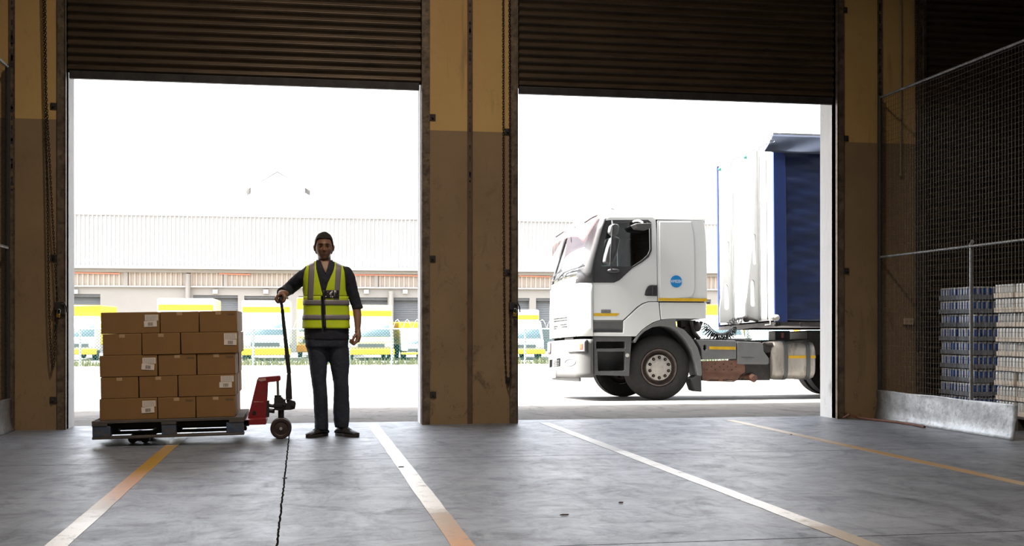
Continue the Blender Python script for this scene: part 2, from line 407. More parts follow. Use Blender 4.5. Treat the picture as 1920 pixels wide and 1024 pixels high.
# ================================================================ THE SETTING
D0, D1 = 11.87, 12.26
b = MB().box(-12, 16, -12, 12.26, -.2, 0); obj('floor', b, 'floor', kind='structure')
b = MB()
ys = [12.26, 14, 16, 18, 20, 21, 30, 60, 140]
for a, c in zip(ys, ys[1:]):
    b.add([(-90, a, gz(a + .001)), (130, a, gz(a + .001)), (130, c, gz(c)), (-90, c, gz(c))], [(0, 1, 2, 3)])
obj('ground', b, 'yard', kind='structure')
# door wall: three piers in view, solid wall beyond, header above the shutters
DOORS = [(-6.5, -3.16), (-2.187, 1.177), (2.147, 5.57), (6.56, 9.95)]
PIERS = [(-12, -6.5), (-3.16, -2.187), (1.177, 2.147), (5.57, 6.56), (9.95, 16)]
names = ['wall_far_left', 'wall_left_pier', 'wall_middle_pier', 'wall_right_pier', 'wall_far_right']
for (a, c), n in zip(PIERS, names):
    mb = MB().box(a + .03, c - .03, D0, D1 - .06, 0, 5.0)
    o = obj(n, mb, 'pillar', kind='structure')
    mb = MB().box(a, a + .03, D0 + .01, D1, 0, 5.0).box(c - .03, c, D0 + .01, D1, 0, 5.0).box(a + .03, c - .03, D1 - .06, D1, 0, 5.0)
    obj('plaster_jamb', mb, 'jamb', o, label='white plastered reveal')
obj('wall_above_doors', MB().box(-12, 16, D0 + .02, D1, 5.0, 9.8), 'outer', kind='structure')
obj('added_shade_canopy', MB().box(-12, 16, 12.27, 16.6, 5.25, 5.4), 'outer', kind='structure')  # unseen canopy, added to shade the ground outside the doors
obj('wall_left', MB().box(-12.25, -12, -12, 12.26, 0, 9.8), 'inner', kind='structure')
obj('wall_right', MB().box(16, 16.25, -12, 12.26, 0, 9.8), 'inner', kind='structure')
obj('wall_back', MB().box(-12, 16, -12.25, -12, 0, 9.8), 'inner', kind='structure')
obj('ceiling', MB().box(-12.25, 16.25, -12.25, 12.26, 9.8, 10.0), 'ceil', kind='structure')
# steel seams up the middle of the piers
for n, (xs, lab) in enumerate([(-2.673, 'left pier'), (1.662, 'middle pier'), (6.065, 'right pier')]):
    mb = MB().box(xs - .022, xs + .022, D0 - .006, D0, 0, 5.0, 0)
    mb.box(xs - .026, xs - .019, D0 - .014, D0, 0, 5.0, 0).box(xs + .019, xs + .026, D0 - .014, D0, 0, 5.0, 0)
    for k in range(38):
        z = random.uniform(2.2, 4.4); w = random.uniform(.004, .012)
        mb.box(xs - w, xs + w, D0 - .010, D0 - .005, z, z + random.uniform(.01, .05), 1)
    obj('trim_%d' % (n + 1), mb, [M['rail'] if n != 1 else mat('seam_brown', (.13, .08, .05), .6, .2, var=.3, scale=8), 'steel'], kind='structure', label='worn steel joint strip up the middle of the ' + lab)
# -------- roller shutters
def shutter(mb, x0, x1, zb, zt, y):
    pitch = .079; n = int((zt - zb) / pitch); prof = []
    for i in range(n):
        for k in range(8):
            t = k / 8; z = zb + (i + t) * pitch
            prof.append((z, y + .017 * math.cos(2 * PI * t) ** 1 if t < .75 else y + .0))
    rings = [[(x0, q, z) for z, q in prof], [(x1, q, z) for z, q in prof]]
    m = len(prof)
    mb.add([p for r in rings for p in r], [(i, i + 1, m + i + 1, m + i) for i in range(m - 1)], True)
bracket_at = {1: [(101, 199), (101, 484), (100, 750), (811, 220), (811, 485), (812, 740)], 2: [(951, 247), (953, 511), (953, 713), (1583, 19), (1585, 260), (1586, 508)]}
for i, (x0, x1) in enumerate(DOORS):
    zb = 3.33 if i in (1, 2) else .002
    d = thing('door_%d' % (i + 1), (x0, D0, 0), ['closed brown roller shutter at far left', 'raised brown roller shutter over the left doorway', 'raised brown roller shutter over the right doorway', 'closed dark roller shutter behind the wire fence'][i], 'roller door', kind='structure')
    mb = MB(); shutter(mb, x0 + .003, x1 - .003, zb + .06, 5.2, D0 + .05); obj('slat_curtain', mb, 'shutter', d, angle=60)
    mb = MB().box(x0 + .02, x1 - .02, D0 + .025, D0 + .075, zb, zb + .075); obj('bottom_bar', mb, 'steel', d, bevel=.004)
    for s, xe in ((1, x0), (-1, x1)):
        mb = MB()
        a = sorted((xe - s * .008, xe - s * .082)); mb.box(a[0], a[1], D0 - .02, D0, 0, 5.2)
        a = sorted((xe, xe - s * .010)); mb.box(a[0], a[1], D0 - .035, D0 + .10, 0, 5.2)
        if i in (0, 3): a = sorted((xe, xe + s * .05)); mb.box(a[0], a[1], D0 + .005, D0 + .02, 0, 5.2); mb.box(a[0], a[1], D0 + .08, D0 + .095, 0, 5.2)
        obj('guide_rail', mb, 'rail', d, bevel=.002)
    for (px, py) in bracket_at.get(i, []):
        p = P(px, py, D0)
        mb = MB().box(p.x - .03, p.x + .03, D0 - .012, D0, p.z - .03, p.z + .03).cyl((p.x, D0 - .012, p.z), (p.x, D0 - .03, p.z), .012, 8)
        obj('anchor_bracket', mb, 'steel', d, bevel=.002)
    if i in (1, 2):
        px, py = ((113, 574) if i == 1 else (962, 574))
        p = P(px, py, D0 - .035)
        mb = MB().obox((p.x - .02, p.y - .02, p.z), (.05, .04, .075)).tube([(p.x - .01, p.y - .03, p.z + .03), (p.x + .04, p.y - .04, p.z + .035), (p.x + .06, p.y - .035, p.z - .01), (p.x + .065, p.y - .03, p.z - .06)], .007, 8)
        mb.obox((p.x, p.y - .005, p.z - .03), (.09, .02, .10))
        obj('slide_latch', mb, 'steel', d, bevel=.003)
        q = P(*((109, 592) if i == 1 else (965, 590)), D0 - .075)
        R = Matrix.Rotation(math.radians(8), 3, 'Y')
        pl = obj('padlock', MB().obox(q, (.036, .018, .036), R), 'brass', None, q, bevel=.004,
                 label='brass padlock hanging open from the shutter latch beside the ' + ('chain of the left pier' if i == 1 else 'chain of the middle pier'), cat='padlock', group='brass padlocks on the shutter latches')
        cc = [q + R @ Vector((-.013, 0, .018)), q + R @ Vector((-.013, 0, .05))] + [q + R @ Vector((.013 * math.cos(a), 0, .05 + .013 * math.sin(a))) for a in (2.4, 1.57, .75)] + [q + R @ Vector((.013, 0, .05)), q + R @ Vector((.013, 0, .018))]
        obj('shackle', MB().tube(cc, .0035, 8), 'chrome', pl, label='bright steel shackle')
# -------- hoist chains
def chain(pts, label):
    mb = MB(); pts = [Vector(p) for p in pts]; k = 0; pos = 0.0; pitch = .026
    segs = list(zip(pts, pts[1:])); total = sum((b_ - a_).length for a_, b_ in segs); n = int(total / pitch)
    for i in range(n):
        s = i * pitch
        for a_, b_ in segs:
            L_ = (b_ - a_).length
            if s <= L_: c = a_.lerp(b_, s / L_); t = (b_ - a_).normalized(); break
            s -= L_
        side = t.cross(Vector((0, 1, 0))).normalized(); w = side if i % 2 == 0 else t.cross(side)
        ring = []
        for a in range(8):
            an = 2 * PI * a / 8
            ring.append(c + t * (.0185 * math.cos(an)) + w * (.0085 * math.sin(an)))
        mb.tube(ring, .0034, 4, closed=True)
    return obj('hoist_chain', mb, 'chain', None, pts[0], label=label, cat='chain', group='shutter hoist chains')
yc = D0 - .06
chain([P(943, -70, yc), P(944, 400, yc), P(946, 646, yc), P(949, 708, yc), P(953, 724, yc), P(957, 705, yc), P(957, 560, yc), P(955, 0, yc), P(955, -70, yc)], 'long loop of dark steel chain hanging on the middle pier')
chain([P(80, -70, yc), P(85, 171, yc), P(90, 449, yc), P(92, 580, yc), P(96, 670, yc), P(99, 692, yc), P(102, 680, yc), P(107, 557, yc), P(98, 400, yc), P(86.5, 171, yc), P(84, -70, yc)], 'long loop of dark steel chain hanging on the left pier')
chain([P(1716, -60, yc), P(1718, 400, yc), P(1719, 640, yc), P(1722, 660, yc), P(1724, 640, yc), P(1722, -60, yc)], 'dark steel chain hanging on the right pier behind the wire fence')
# -------- conduit, socket, cable on the right pier
p = P(1689, 330, D0 - .02); mb = MB().cyl((p.x, p.y, p.z), (p.x, p.y, 4.9), .011, 8).cyl((p.x, p.y, p.z), (p.x, p.y, p.z + .03), .017, 10)
obj('conduit_pipe', mb, 'pvc', None, p, label='thin pale conduit pipe running down the right pier behind the fence', cat='pipe')
p = P(1702, 603, D0 - .001); mb = MB().box(p.x - .055, p.x + .055, D0 - .035, D0 - .001, p.z - .035, p.z + .035)
sk = obj('wall_socket', mb, 'sock', None, p, bevel=.006, label='pale double wall socket low on the right pier', cat='socket')
for dx in (-.025, .025):
    mb = MB()
    for ex, ez in ((-.007, 0), (.007, 0), (0, .009)): mb.box(p.x + dx + ex - .002, p.x + dx + ex + .002, D0 - .037, D0 - .034, p.z + ez - .004, p.z + ez + .004)
    obj('socket_outlet', mb, 'black', sk)

mb = MB().tube([(5.62, 11.80, .015), (5.66, 11.74, .05), (5.74, 11.70, .02), (5.84, 11.5, .012), (5.90, 11.2, .012), (5.90, 10.9, .015), (5.88, 10.6, .012)], .012, 8)
obj('loose_cable', mb, 'cable', None, (5.8, 11.6, 0), label='loose brown cable lying on the floor at the foot of the right pier', cat='cable')
# -------- floor lines
def fline(x0, x1, w, y0, y1, m, label):
    n = 40; vs = []; fs = []
    for i in range(n + 1):
        t = i / n; y = lerp(y0, y1, t); x = lerp(x0, x1, t); e = random.uniform(-.003, .003); g = random.uniform(-.003, .003)
        for z in (.0005, .003): vs += [(x - w / 2 + e, y, z), (x + w / 2 + g, y, z)]
    for i in range(n):
        a = i * 4; c = a + 4
        fs += [(a + 2, a + 3, c + 3, c + 2), (a, c, c + 2, a + 2), (a + 1, a + 3, c + 3, c + 1), (a, a + 1, c + 1, c)]
    fs += [(0, 1, 3, 2), (n * 4, n * 4 + 1, n * 4 + 3, n * 4 + 2)]
    obj('floor_line', MB().add(vs, fs), m, None, ((x0 + x1) / 2, (y0 + y1) / 2, 0), label=label, cat='floor line', group='painted bay lines on the warehouse floor')
fline(-1.035, -1.075, .10, 11.86, 3.0, 'lineA', 'worn white and orange floor line passing under the pallet')
fline(.70, .705, .105, 11.86, 3.0, 'lineB', 'white floor line just right of the standing man')
fline(2.42, 2.49, .10, 11.86, 3.0, 'lineC', 'long white floor line starting in the right doorway nearest the middle pier')
fline(4.386, 4.386, .095, 11.86, 3.0, 'lineD', 'faded ochre floor line running out of the right doorway to the fence side')
for (px, py, w, lab) in [(1058, 967, .05, 'small dark scrap lying alone in the middle of the floor'), (752, 877, .04, 'dark scrap lying on the white line beside the man'), (1164, 944, .03, 'small dark chip on the floor left of the long white line'), (534, 898, .03, 'small dark fleck beside the floor joint'), (1483, 816, .025, 'tiny dark crumb on the ochre floor line')]:
    d = H * F / (py - HZ); u = (px - 960) / F; X, Y = d * (sn + u * cs), d * (cs - u * sn)
    mb = MB().prism([(X - w / 2, Y - .008), (X + w * .3, Y - .012), (X + w / 2, Y + .004), (X - w * .1, Y + .012)], .0031, .008, 'z')
    obj('floor_scrap', mb, 'yardlitter', None, (X, Y, 0), label=lab, cat='scrap', group='scraps on the warehouse floor')
# -------- wire fences
def wire_fence(X, y_near, y_far, label, s, kick_near):
    f = thing('wire_fence', (X, y_far, 0), label, 'fence', 'wire mesh fences beside the loading doors')
    mb = MB()
    n = int((y_far - y_near) / .05)
    for i in range(n + 1):
        y = y_far - .02 - i * .05 - (random.uniform(-.004, .004)); w = .0012
        mb.box(X - w, X + w, y - w, y + w, .30, 3.40)
    for k in range(62):
        z = .32 + k * .05; w = .0013
        pts = [(X + random.uniform(-.004, .004), y_far - j * (y_far - y_near) / 8, z + random.uniform(-.004, .004)) for j in range(9)]
        mb.tube(pts, .0014, 4)
    obj('mesh_panel', mb, 'wire', f)
    for z, nm in ((3.40, 'top_rail'), (1.71, 'middle_rail')):
        mb = MB().cyl((X, y_near, z), (X, y_far - .015, z), .010, 10); r = obj(nm, mb, 'galv', f)
        mb = MB(); k = int((y_far - y_near) / .025)
        for i in range(k):
            y = y_near + .01 + i * .025
            mb.tube([(X + .0125 * math.cos(a), y + .006 * math.cos(a), z + .0125 * math.sin(a)) for a in [j * PI / 4 for j in range(8)]], .003, 4, closed=True)
        obj('lacing_wire', mb, 'galv', r)
    mb = MB().cyl((X, y_far - .03, .0), (X, y_far - .03, 3.42), .022, 10); obj('end_post', mb, 'black', f)
    if s > 0:
        mb = MB().cyl((X + .02, 10.09, .0), (X + .02, 10.09, 1.74), .017, 12).cyl((X, 10.09, 1.70), (X + .04, 10.09, 1.76), .02, 8); obj('post', mb, 'galv', f)
        mb = MB().cyl((X + .02, 8.3, .0), (X + .02, 8.3, 1.74), .017, 12); obj('post', mb, 'galv', f)
    def kick(ya, yb):
        mb = MB(); rows = []
        for j in range(25):
            y = lerp(yb, ya, j / 24); row = []
            curl = .03 * max(0, (j - 21) / 3) ** 2
            for z in [0.002, .03, .08, .14, .2, .26, .295, .305]:
                dx = -s * (.028 + .003 * math.sin(z * 20 + j * .5) + .004 * random.uniform(-1, 1) + (.03 * max(0, 1 - z / .05)) + curl * (1 if z < .2 else .3))
                row.append((X + dx, y + .004 * math.sin(z * 30), z + (.003 * math.sin(j * .7) if z > .25 else 0)))
            rows.append(row)
        mb.loft(rows, False, 0, True, False)
        o = obj('kick_plate', mb, 'galv', f); md = o.modifiers.new('s', 'SOLIDIFY'); md.thickness = .004; md.offset = 0
    kick(kick_near, y_far - .01)
    return f
wire_fence(6.04, 6.5, D0 - .03, 'tall galvanised wire mesh fence with kick plate on the right side', 1, 9.28)
wire_fence(-2.70, 8.6, D0 - .03, 'tall dark wire mesh fence at the left edge', -1, 8.8)
# -------- drink packs behind the fence
def make_pack(kind):
    if kind == 'blue': nm, cm, tm = 'can_tray', ['canblue', 'cansilver'], 'trayblue'
    else: nm, cm, tm = 'can_tray', ['canwhite', 'cansilver'], 'traywhite'
    t = thing(nm, (0, 0, 0), 'x', 'drink tray')
    w, l, h = .212, .318, .045
    mb = MB().box(-w / 2, w / 2, -l / 2, l / 2, 0, .004)
    for s in (-1, 1):
        a = sorted((s * w / 2, s * (w / 2 - .003))); mb.box(a[0], a[1], -l / 2, l / 2, .004, h)
        a = sorted((s * l / 2, s * (l / 2 - .003))); mb.box(-w / 2 + .003, w / 2 - .003, a[0], a[1], .004, h)
    obj('tray', mb, tm, t)
    can = None
    r = .0255
    for i in range(4):
        for j in range(6):
            if i in (1, 2) and 0 < j < 5: continue
            x, y = (-1.5 + i) * .0517, (-2.5 + j) * .0517
            if can is None:
                mb = MB().lathe([(0, .004), (r * .85, .004), (r, .010), (r, .113)], (0, 0, 0), 'z', 12, 0)
                mb.lathe([(r, .113), (r * .86, .124), (r * .86, .127), (r * .78, .127), (r * .76, .122), (0, .122)], (0, 0, 0), 'z', 12, 1)
                # narrow silver panel printed down the can
                mb.lathe([(r * 1.005, .012), (r * 1.005, .112)], (0, 0, 0), 'z', 3, 1, PI * .95, PI * 1.22)
                can = obj('can', mb, cm, t); can.location = (x, y, 0)
            else:
                c = can.copy(); C.objects.link(c); c.parent = t; c.location = (x, y, 0)
                c.rotation_euler.z = random.uniform(-.5, .5)
    return t
ordn = ['bottom', 'second', 'third', 'fourth', 'fifth', 'sixth', 'seventh', 'eighth', 'top']
def stack(kind, X, Y, label_col, first):
    t0 = None
    pal = thing('wooden_pallet', (X, Y, 0), 'low wooden pallet under the ' + label_col + ' stack of drink trays', 'pallet', 'pallets under the drink stacks')
    mb = MB().box(X - .01, X + .46, Y - .34, Y + .34, .11, .13); obj('deck', mb, 'pallet', pal)
    for k in range(3):
        yy = Y - .29 + k * .29; mb = MB().box(X, X + .45, yy - .045, yy + .045, 0.001, .11); obj('block', mb, 'pallet', pal)
    proto = first
    for lay in range(9):
        for cy in (-1, 1):
            for cx in (0, 1):
                if proto is None: proto = o = make_pack(kind)
                else: o = copy_tree(proto) if stack.used.get(kind) else proto
                stack.used[kind] = True
                j = (random.uniform(-.012, .012), random.uniform(-.004, .004)) if kind == 'blue' else (random.uniform(-.022, .012), random.uniform(-.002, .002))
                o.location = (X + .11 + cx * .228 + (j[0] if cx == 0 else 0), Y + cy * .168 + j[1], .133 + lay * .1395)
                o.rotation_euler.z = random.uniform(-.008, .008)
                side = ('nearer end' if cy < 0 else 'end by the shutter'); row = ('fence side' if cx == 0 else 'rear row')
                if kind == 'blue':
                    lab = 'grey tray of blue and silver cans, %s layer, %s, %s' % (ordn[lay], side, row); g = 'trays of blue cans behind the fence'
                else:
                    lab = 'cream tray of pale cans, %s layer, %s, %s' % (ordn[lay], side, row); g = 'trays of pale cans behind the fence'
                tag(o, lab, 'drink tray', g)
stack.used = {}
stack('blue', 6.63, 11.33, 'blue', None)
stack('white', 6.60, 10.24, 'pale', None)
# ================================================================ PALLET, CARTONS, JACK (lifted slightly nose-up: tilt of 1 degree)
TILT = math.radians(1.02)
YP0, YP1 = 10.10, 11.10; YC = 10.60
PX0, PX1 = -1.665, -.465; PZ = .068          # underside at its middle
def tiltfix(o, pivot=(-1.065, YC, .068)):
    """rotate a root about the pivot by the tilt of the lifted forks"""
    R = Matrix.Rotation(-TILT, 4, 'Y'); pv = Matrix.Translation(Vector(pivot))
    o.matrix_basis = pv @ R @ pv.inverted() @ Matrix.LocRotScale(o.location, o.rotation_euler, None)
pal = thing('wooden_pallet', (-1.065, YC, PZ), 'dark worn wooden pallet with blue blocks under the brown cartons', 'pallet')
for y0, y1 in ((YP0, YP0 + .11), (YC - .065, YC + .065), (YP1 - .11, YP1)):
    obj('bottom_skid', MB().box(PX0, PX1, y0, y1, PZ, PZ + .020), 'pallet', pal, bevel=.003)
    for x0, x1 in ((PX0, PX0 + .145), (-1.065 - .06, -1.065 + .06), (PX1 - .145, PX1)):
        obj('block', MB().box(x0 + .003, x1 - .003, y0 + .004, y1 - .004, PZ + .020, PZ + .105), 'palletblue', pal, bevel=.004)
for x0, x1 in ((PX0, PX0 + .12), (-1.065 - .06, -1.065 + .06), (PX1 - .12, PX1)):
    obj('stringer_board', MB().box(x0, x1, YP0, YP1, PZ + .105, PZ + .127), 'pallet', pal, bevel=.003)
for k in range(7):
    y0 = YP0 + k * .1475; w = .115
    obj('deck_board', MB().box(PX0, PX1, y0, y0 + w, PZ + .127, PZ + .149), 'pallet', pal, bevel=.003)
tiltfix(pal)
ZB = PZ + .149; LH = .1758
YF = 10.145
rows = [  # bottom to top: kinds from left to right and left edge in photo px
 ('LEE', [(187.3, 295.8), (296.7, 367.6), (368.6, 442.3)]),
 ('EEL', [(190.0, 261.0), (262.5, 334.5), (335.7, 443.0)]),
 ('LEE', [(189.0, 297.5), (299.0, 370.5), (371.8, 444.0)]),
 ('EEL', [(195.3, 268.5), (269.5, 341.0), (342.4, 450.5)]),
 ('LEE', [(192.8, 303.4), (304.2, 376.6), (377.6, 448.6)])]
lvl = ['bottom', 'second', 'middle', 'fourth', 'top']
def carton_mesh(x0, x1, y0, y1, z0, z1):
    mb = MB(); nx, nz = 6, 4
    cx, cy = (x0 + x1) / 2, (y0 + y1) / 2
    mb.box(x0, x1, y0, y1, z0, z1); return mb
SURF = []
def labels_on(o, x1, y, z0, z1, low):
    w = .105; xa = x1 - .012 - w - (.0 if low else .0)
    if low == 'top':   # paper label with a bar code stuck below it
        za, zc, zd = z1 - .022, z1 - .072, z1 - .122; da = .0
    else: za, zc, zd = z1 - .010, z1 - .060, z1 - .108; da = 0
    lb = obj('printed_label', MB().box(xa, xa + w, y - .0012, y - .0002, zc + .001, za), 'paper', o, label='upper paper label printed with small text')
    mb = MB()
    for r_ in range(5):
        zz = za - .008 - r_ * .0085; x = xa + .008
        while x < xa + w - .012:
            l = random.uniform(.006, .018); mb.box(x, min(x + l, xa + w - .008), y - .0016, y - .0011, zz - .0022, zz); x += l + .004
    obj('print', mb, 'ink', lb)
    R = Matrix.Rotation(math.radians(random.uniform(-4, 4)), 3, 'Y')
    off = random.uniform(-.014, .004)
    c = Vector((xa + w / 2 + off, y - .0026, (zc + zd) / 2))
    l2 = obj('bar_code_label', MB().obox(c, (w - .004, .0010, zc - zd - .002), R), 'paper', o, label='lower paper label with bar code')
    mb = MB(); k = -.020
    while k < .020:
        bw = random.choice((.0015, .003, .0045)); mb.obox(c + R @ Vector((k + bw / 2, -.0008, -.002)), (bw, .0006, .028), R); k += bw + .0022
    obj('bar_code', mb, 'ink', l2)
def print_marks(o, x1, y, z1):
    mb = MB(); xa = x1 - .080
    for k in range(4):
        x = xa + k * .017; z = z1 - .020
        mb.box(x, x + .010, y - .0010, y - .0002, z - .010, z - .007).box(x + .003, x + .007, y - .0010, y - .0002, z - .007, z).box(x, x + .010, y - .0010, y - .0002, z - .0015, z)
    x = xa + .005
    while x < x1 - .022:
        l = random.uniform(.004, .008); mb.box(x, x + l, y - .0010, y - .0002, z1 - .037, z1 - .030); x += l + .0016
    obj('printed_marks', mb, 'cardd', o, label='dark printed handling marks')
def carton(x0, x1, y0, y1, li, front, longone, lab, group='brown cartons stacked on the pallet'):
    z0 = ZB + li * LH + .0008; z1 = ZB + (li + 1) * LH - .0012
    g = .0012
    o = obj('cardboard_carton', carton_mesh(x0 + g, x1 - g, y0 + g, y1 - g, z0, z1), 'card', None, ((x0 + x1) / 2, (y0 + y1) / 2, z0), bevel=.004, label=lab, cat='cardboard box', group=group)
    if front:
        y = y0 + g
        if longone: labels_on(o, x1, y, z0, z1, 'top' if li in (4, 2, 0) else 'hi')
        else:
            xc = (x0 + x1) / 2
            mb = MB().box(xc - .022, xc + .022, y - .0008, y - .0001, z1 - .030, z1 - .004)
            obj('packing_tape', mb, 'tape', o, label='end of clear packing tape')
            if (li, round(x0, 2)) in marks: print_marks(o, x1, y, z1)
    tiltfix(o); return o
marks = set()
for li, (kinds, xs) in enumerate(rows):
    ex = [(PX_ := P(a, 700, YF).x, P(c, 700, YF).x) for a, c in xs]
    for ci, (a, c) in enumerate(ex):
        if (li, ci) in ((0, 1), (0, 2), (2, 1), (2, 2), (4, 2)): marks.add((li, round(a, 2)))
    for ci, (kd, (a, c)) in enumerate(zip(kinds, ex)):
        y0 = YF + random.uniform(-.006, .006)
        pos = ['leftmost', 'middle', 'rightmost'][ci]
        if kd == 'L': lab = 'long brown carton with white paper labels, %s in the %s layer of the stack' % (pos, lvl[li])
        elif (li, round(a, 2)) in marks: lab = 'short brown carton with dark printed marks, %s in the %s layer of the stack' % (pos, lvl[li])
        else: lab = 'plain short brown carton, %s in the %s layer of the stack' % (pos, lvl[li])
        carton(a, c, y0, y0 + (.305 if kd == 'L' else .465), li, True, kd == 'L', lab)
        # the cartons behind
        back = [(y0 + .307, y0 + .611), (y0 + .613, y0 + .915)] if kd == 'L' else [(y0 + .467, y0 + .915)]
        for bi, (ya, yb) in enumerate(back):
            dx = random.uniform(-.004, .010) if ci == 2 else 0
            if ci == 2:
                lab = 'bright ended brown carton at right of the %s layer, %s' % (lvl[li], 'right behind the front one' if (bi == 0 and kd == 'L') else 'rearmost')
                g = 'brown cartons stacked on the pallet'
            else: lab, g = 'brown carton hidden behind the front cartons of the pallet stack', 'hidden brown cartons of the pallet stack'
            carton(a + dx + .002 * (ci == 2), c + dx - (.0 if ci == 2 else .001), ya, yb, li, False, kd == 'L', lab, g)
# ---------------------------------------------------------------- pallet jack
YJ = YC
jk = thing('pallet_jack', (-.17, YJ, 0), 'red and black hand pallet jack carrying the loaded pallet', 'pallet jack')
def jp(pts, Y=YJ - .09): return poly(pts, Y)
ft, fb = .185, .135
for s in (-1, 1):
    yc_ = YJ + s * .205
    xl, xr = -1.58, P(470, 790, YJ).x
    pr = [(xr, fb), (xr, ft), (xl + .06, ft - .018), (xl, ft - .035), (xl, fb - .012), (xl + .1, fb - .008)]
    mb = MB().prism(pr, yc_ - .075, yc_ + .075, 'y')
    fk = obj('fork', mb, 'jackblack', jk, bevel=.004)
    for rx in (-1.385, -1.283):
        mb = MB().lathe([(.0, -.045), (.030, -.045), (.036, -.038), (.036, .038), (.030, .045), (0, .045)], (rx, yc_, .037), 'y', 20)
        obj('load_roller', mb, 'wheelrub', fk)
    mb = MB().prism([(-1.41, .028), (-1.26, .028), (-1.24, .05), (-1.10, .125), (-1.16, .133), (-1.30, .062), (-1.41, .05)], yc_ - .058, yc_ - .048, 'y').prism([(-1.41, .028), (-1.26, .028), (-1.24, .05), (-1.10, .125), (-1.16, .133), (-1.30, .062), (-1.41, .05)], yc_ + .048, yc_ + .058, 'y')
    obj('roller_bracket', mb, 'jackblack', fk)
# red A-frame: two side plates, a top arm and the fork heel
side = [(482, 712), (485, 708), (500, 707), (502, 716), (500, 760), (498.5, 786), (498, 795), (450, 797), (450, 788), (464, 786), (470, 762)]
mb = MB().prism(jp(side, YJ - .10), YJ - .10, YJ - .092, 'y').prism(jp(side, YJ - .10), YJ + .092, YJ + .10, 'y')
fr = obj('lifting_frame', mb, 'red', jk, bevel=.002)
q = jp([(484, 709), (500, 707.5), (498, 790), (464, 788)], YJ)
mb = MB().prism([q[0], (q[0][0] + .006, q[0][1]), (q[3][0] + .006, q[3][1]), q[3]], YJ - .092, YJ + .092, 'y')
obj('front_plate', mb, 'red', fr)
arm = [(484, 708), (524, 704.5), (526, 707), (526, 713), (522, 715), (500, 717.5), (490, 719)]
mb = MB().prism(jp(arm, YJ - .08), YJ - .088, YJ + .088, 'y'); obj('top_arm', mb, 'red', fr, bevel=.004)
mb = MB().prism(jp([(484, 710), (498, 708.8), (499, 713.5), (490, 715.5), (484.5, 714)], YJ - .103), YJ - .1035, YJ - .1005, 'y'); obj('worn_paint', mb, 'redworn', fr, label='pale worn patch of paint')
a_, b_ = P(476, 753.5, YJ - .1), P(494, 755, YJ - .1)
mb = MB()
x = a_.x
while x < b_.x:
    l = random.uniform(.005, .012); mb.box(x, min(x + l, b_.x), YJ - .1025, YJ - .1005, a_.z - .004, a_.z + random.choice((.001, .004))); x += l + .003
obj('faded_lettering', mb, 'redworn', fr, label='faded pale lettering')
c_ = P(477, 774, YJ - .1); mb = MB().cyl((c_.x, YJ - .104, c_.z), (c_.x, YJ - .092, c_.z), .016, 16); obj('pivot_bolt', mb, 'jackblack', fr)
heel = [(450, 788), (499, 785), (499, 796), (450, 797.5)]
mb = MB().prism(jp(heel, YJ - .27), YJ - .28, YJ + .28, 'y'); obj('fork_heel', mb, 'red', fr, bevel=.004)
# hydraulic pump, lift rod, axle, wheels
r0, r1 = P(521.5, 744, YJ), P(520.5, 713, YJ)
obj('lift_piston', MB().cyl(r0, r1, .012, 14), 'chrome', jk)
mb = MB().cyl(P(521, 769, YJ), P(521, 741, YJ), .030, 18).prism(jp([(514, 746), (528, 744), (532, 748), (545, 750), (553, 752), (555, 757), (553, 766), (545, 768), (520, 769), (514, 766)], YJ), YJ - .055, YJ + .055, 'y', holes=[jp([(535.5, 749.5), (539.5, 749.5), (539.5, 756), (535.5, 756)], YJ)])
mb.cyl(P(533, 757, YJ - .07), P(533, 757, YJ + .07), .018, 14).cyl(P(549, 759, YJ - .07), P(549, 759, YJ + .07), .016, 14)
mb.box(P(513, 0, YJ).x, P(530, 0, YJ).x, YJ - .065, YJ + .065, P(0, 768, YJ).z, P(0, 762, YJ).z)
obj('pump_body', mb, 'jackblack', jk, bevel=.003)
mb = MB().tube([P(499, 758, YJ), P(508, 761, YJ), P(518, 762, YJ)], .016, 10).tube([P(499, 769, YJ), P(515, 771, YJ)], .02, 10)
mb.box(P(499, 0, YJ).x, P(505, 0, YJ).x, YJ - .05, YJ + .05, P(0, 788, YJ).z, P(0, 756, YJ).z)
obj('linkage', mb, 'jackblack', jk, bevel=.002)
wc = P(527, 803, YJ); R_ = .0905; wc.z = R_ + .001
mb = MB().cyl((wc.x, YJ, wc.z + .085), (wc.x, YJ, P(0, 762, YJ).z), .026, 16).box(wc.x - .022, wc.x + .022, YJ - .016, YJ + .016, wc.z - .015, wc.z + .10)
mb.cyl((wc.x, YJ - .085, wc.z), (wc.x, YJ + .085, wc.z), .012, 12)
obj('steering_yoke', mb, 'jackblack', jk, bevel=.002)
for s in (-1, 1):
    y0 = YJ + s * .055
    mb = MB().lathe([(.012, -.027), (.055, -.020), (.065, -.027), (R_ - .008, -.027), (R_, -.020), (R_, .020), (R_ - .008, .027), (.065, .027), (.055, .020), (.012, .027), (.012, -.027)], (wc.x, y0, wc.z), 'y', 40)
    w_ = obj('steering_wheel', mb, 'wheelrub', jk)
    mb = MB().lathe([(0, -.031), (.013, -.031), (.017, -.024), (.017, .024), (.013, .031), (0, .031)], (wc.x, y0, wc.z), 'y', 20); obj('wheel_hub', mb, 'chrome', w_)
mb = MB().prism([XZ(a, c, YJ) for a, c in [(536, 749), (548, 749), (547.5, 735), (545.5, 700), (543, 697), (540, 697), (538, 703), (535.5, 735)]], YJ - .022, YJ + .022, 'y')
mb.cyl(P(541, 752, YJ - .05), P(541, 752, YJ + .05), .02, 14)
hd = obj('handle_socket', mb, 'jackblack', jk, bevel=.004)
g0 = P(529.3, 580, YJ); g1 = P(542, 700, YJ)
mb = MB().tube([g1, g1.lerp(g0, .3), g1.lerp(g0, .31), g0], [.0185, .0185, .0175, .0145], 14); obj('tiller_tube', mb, 'jackblack', jk)
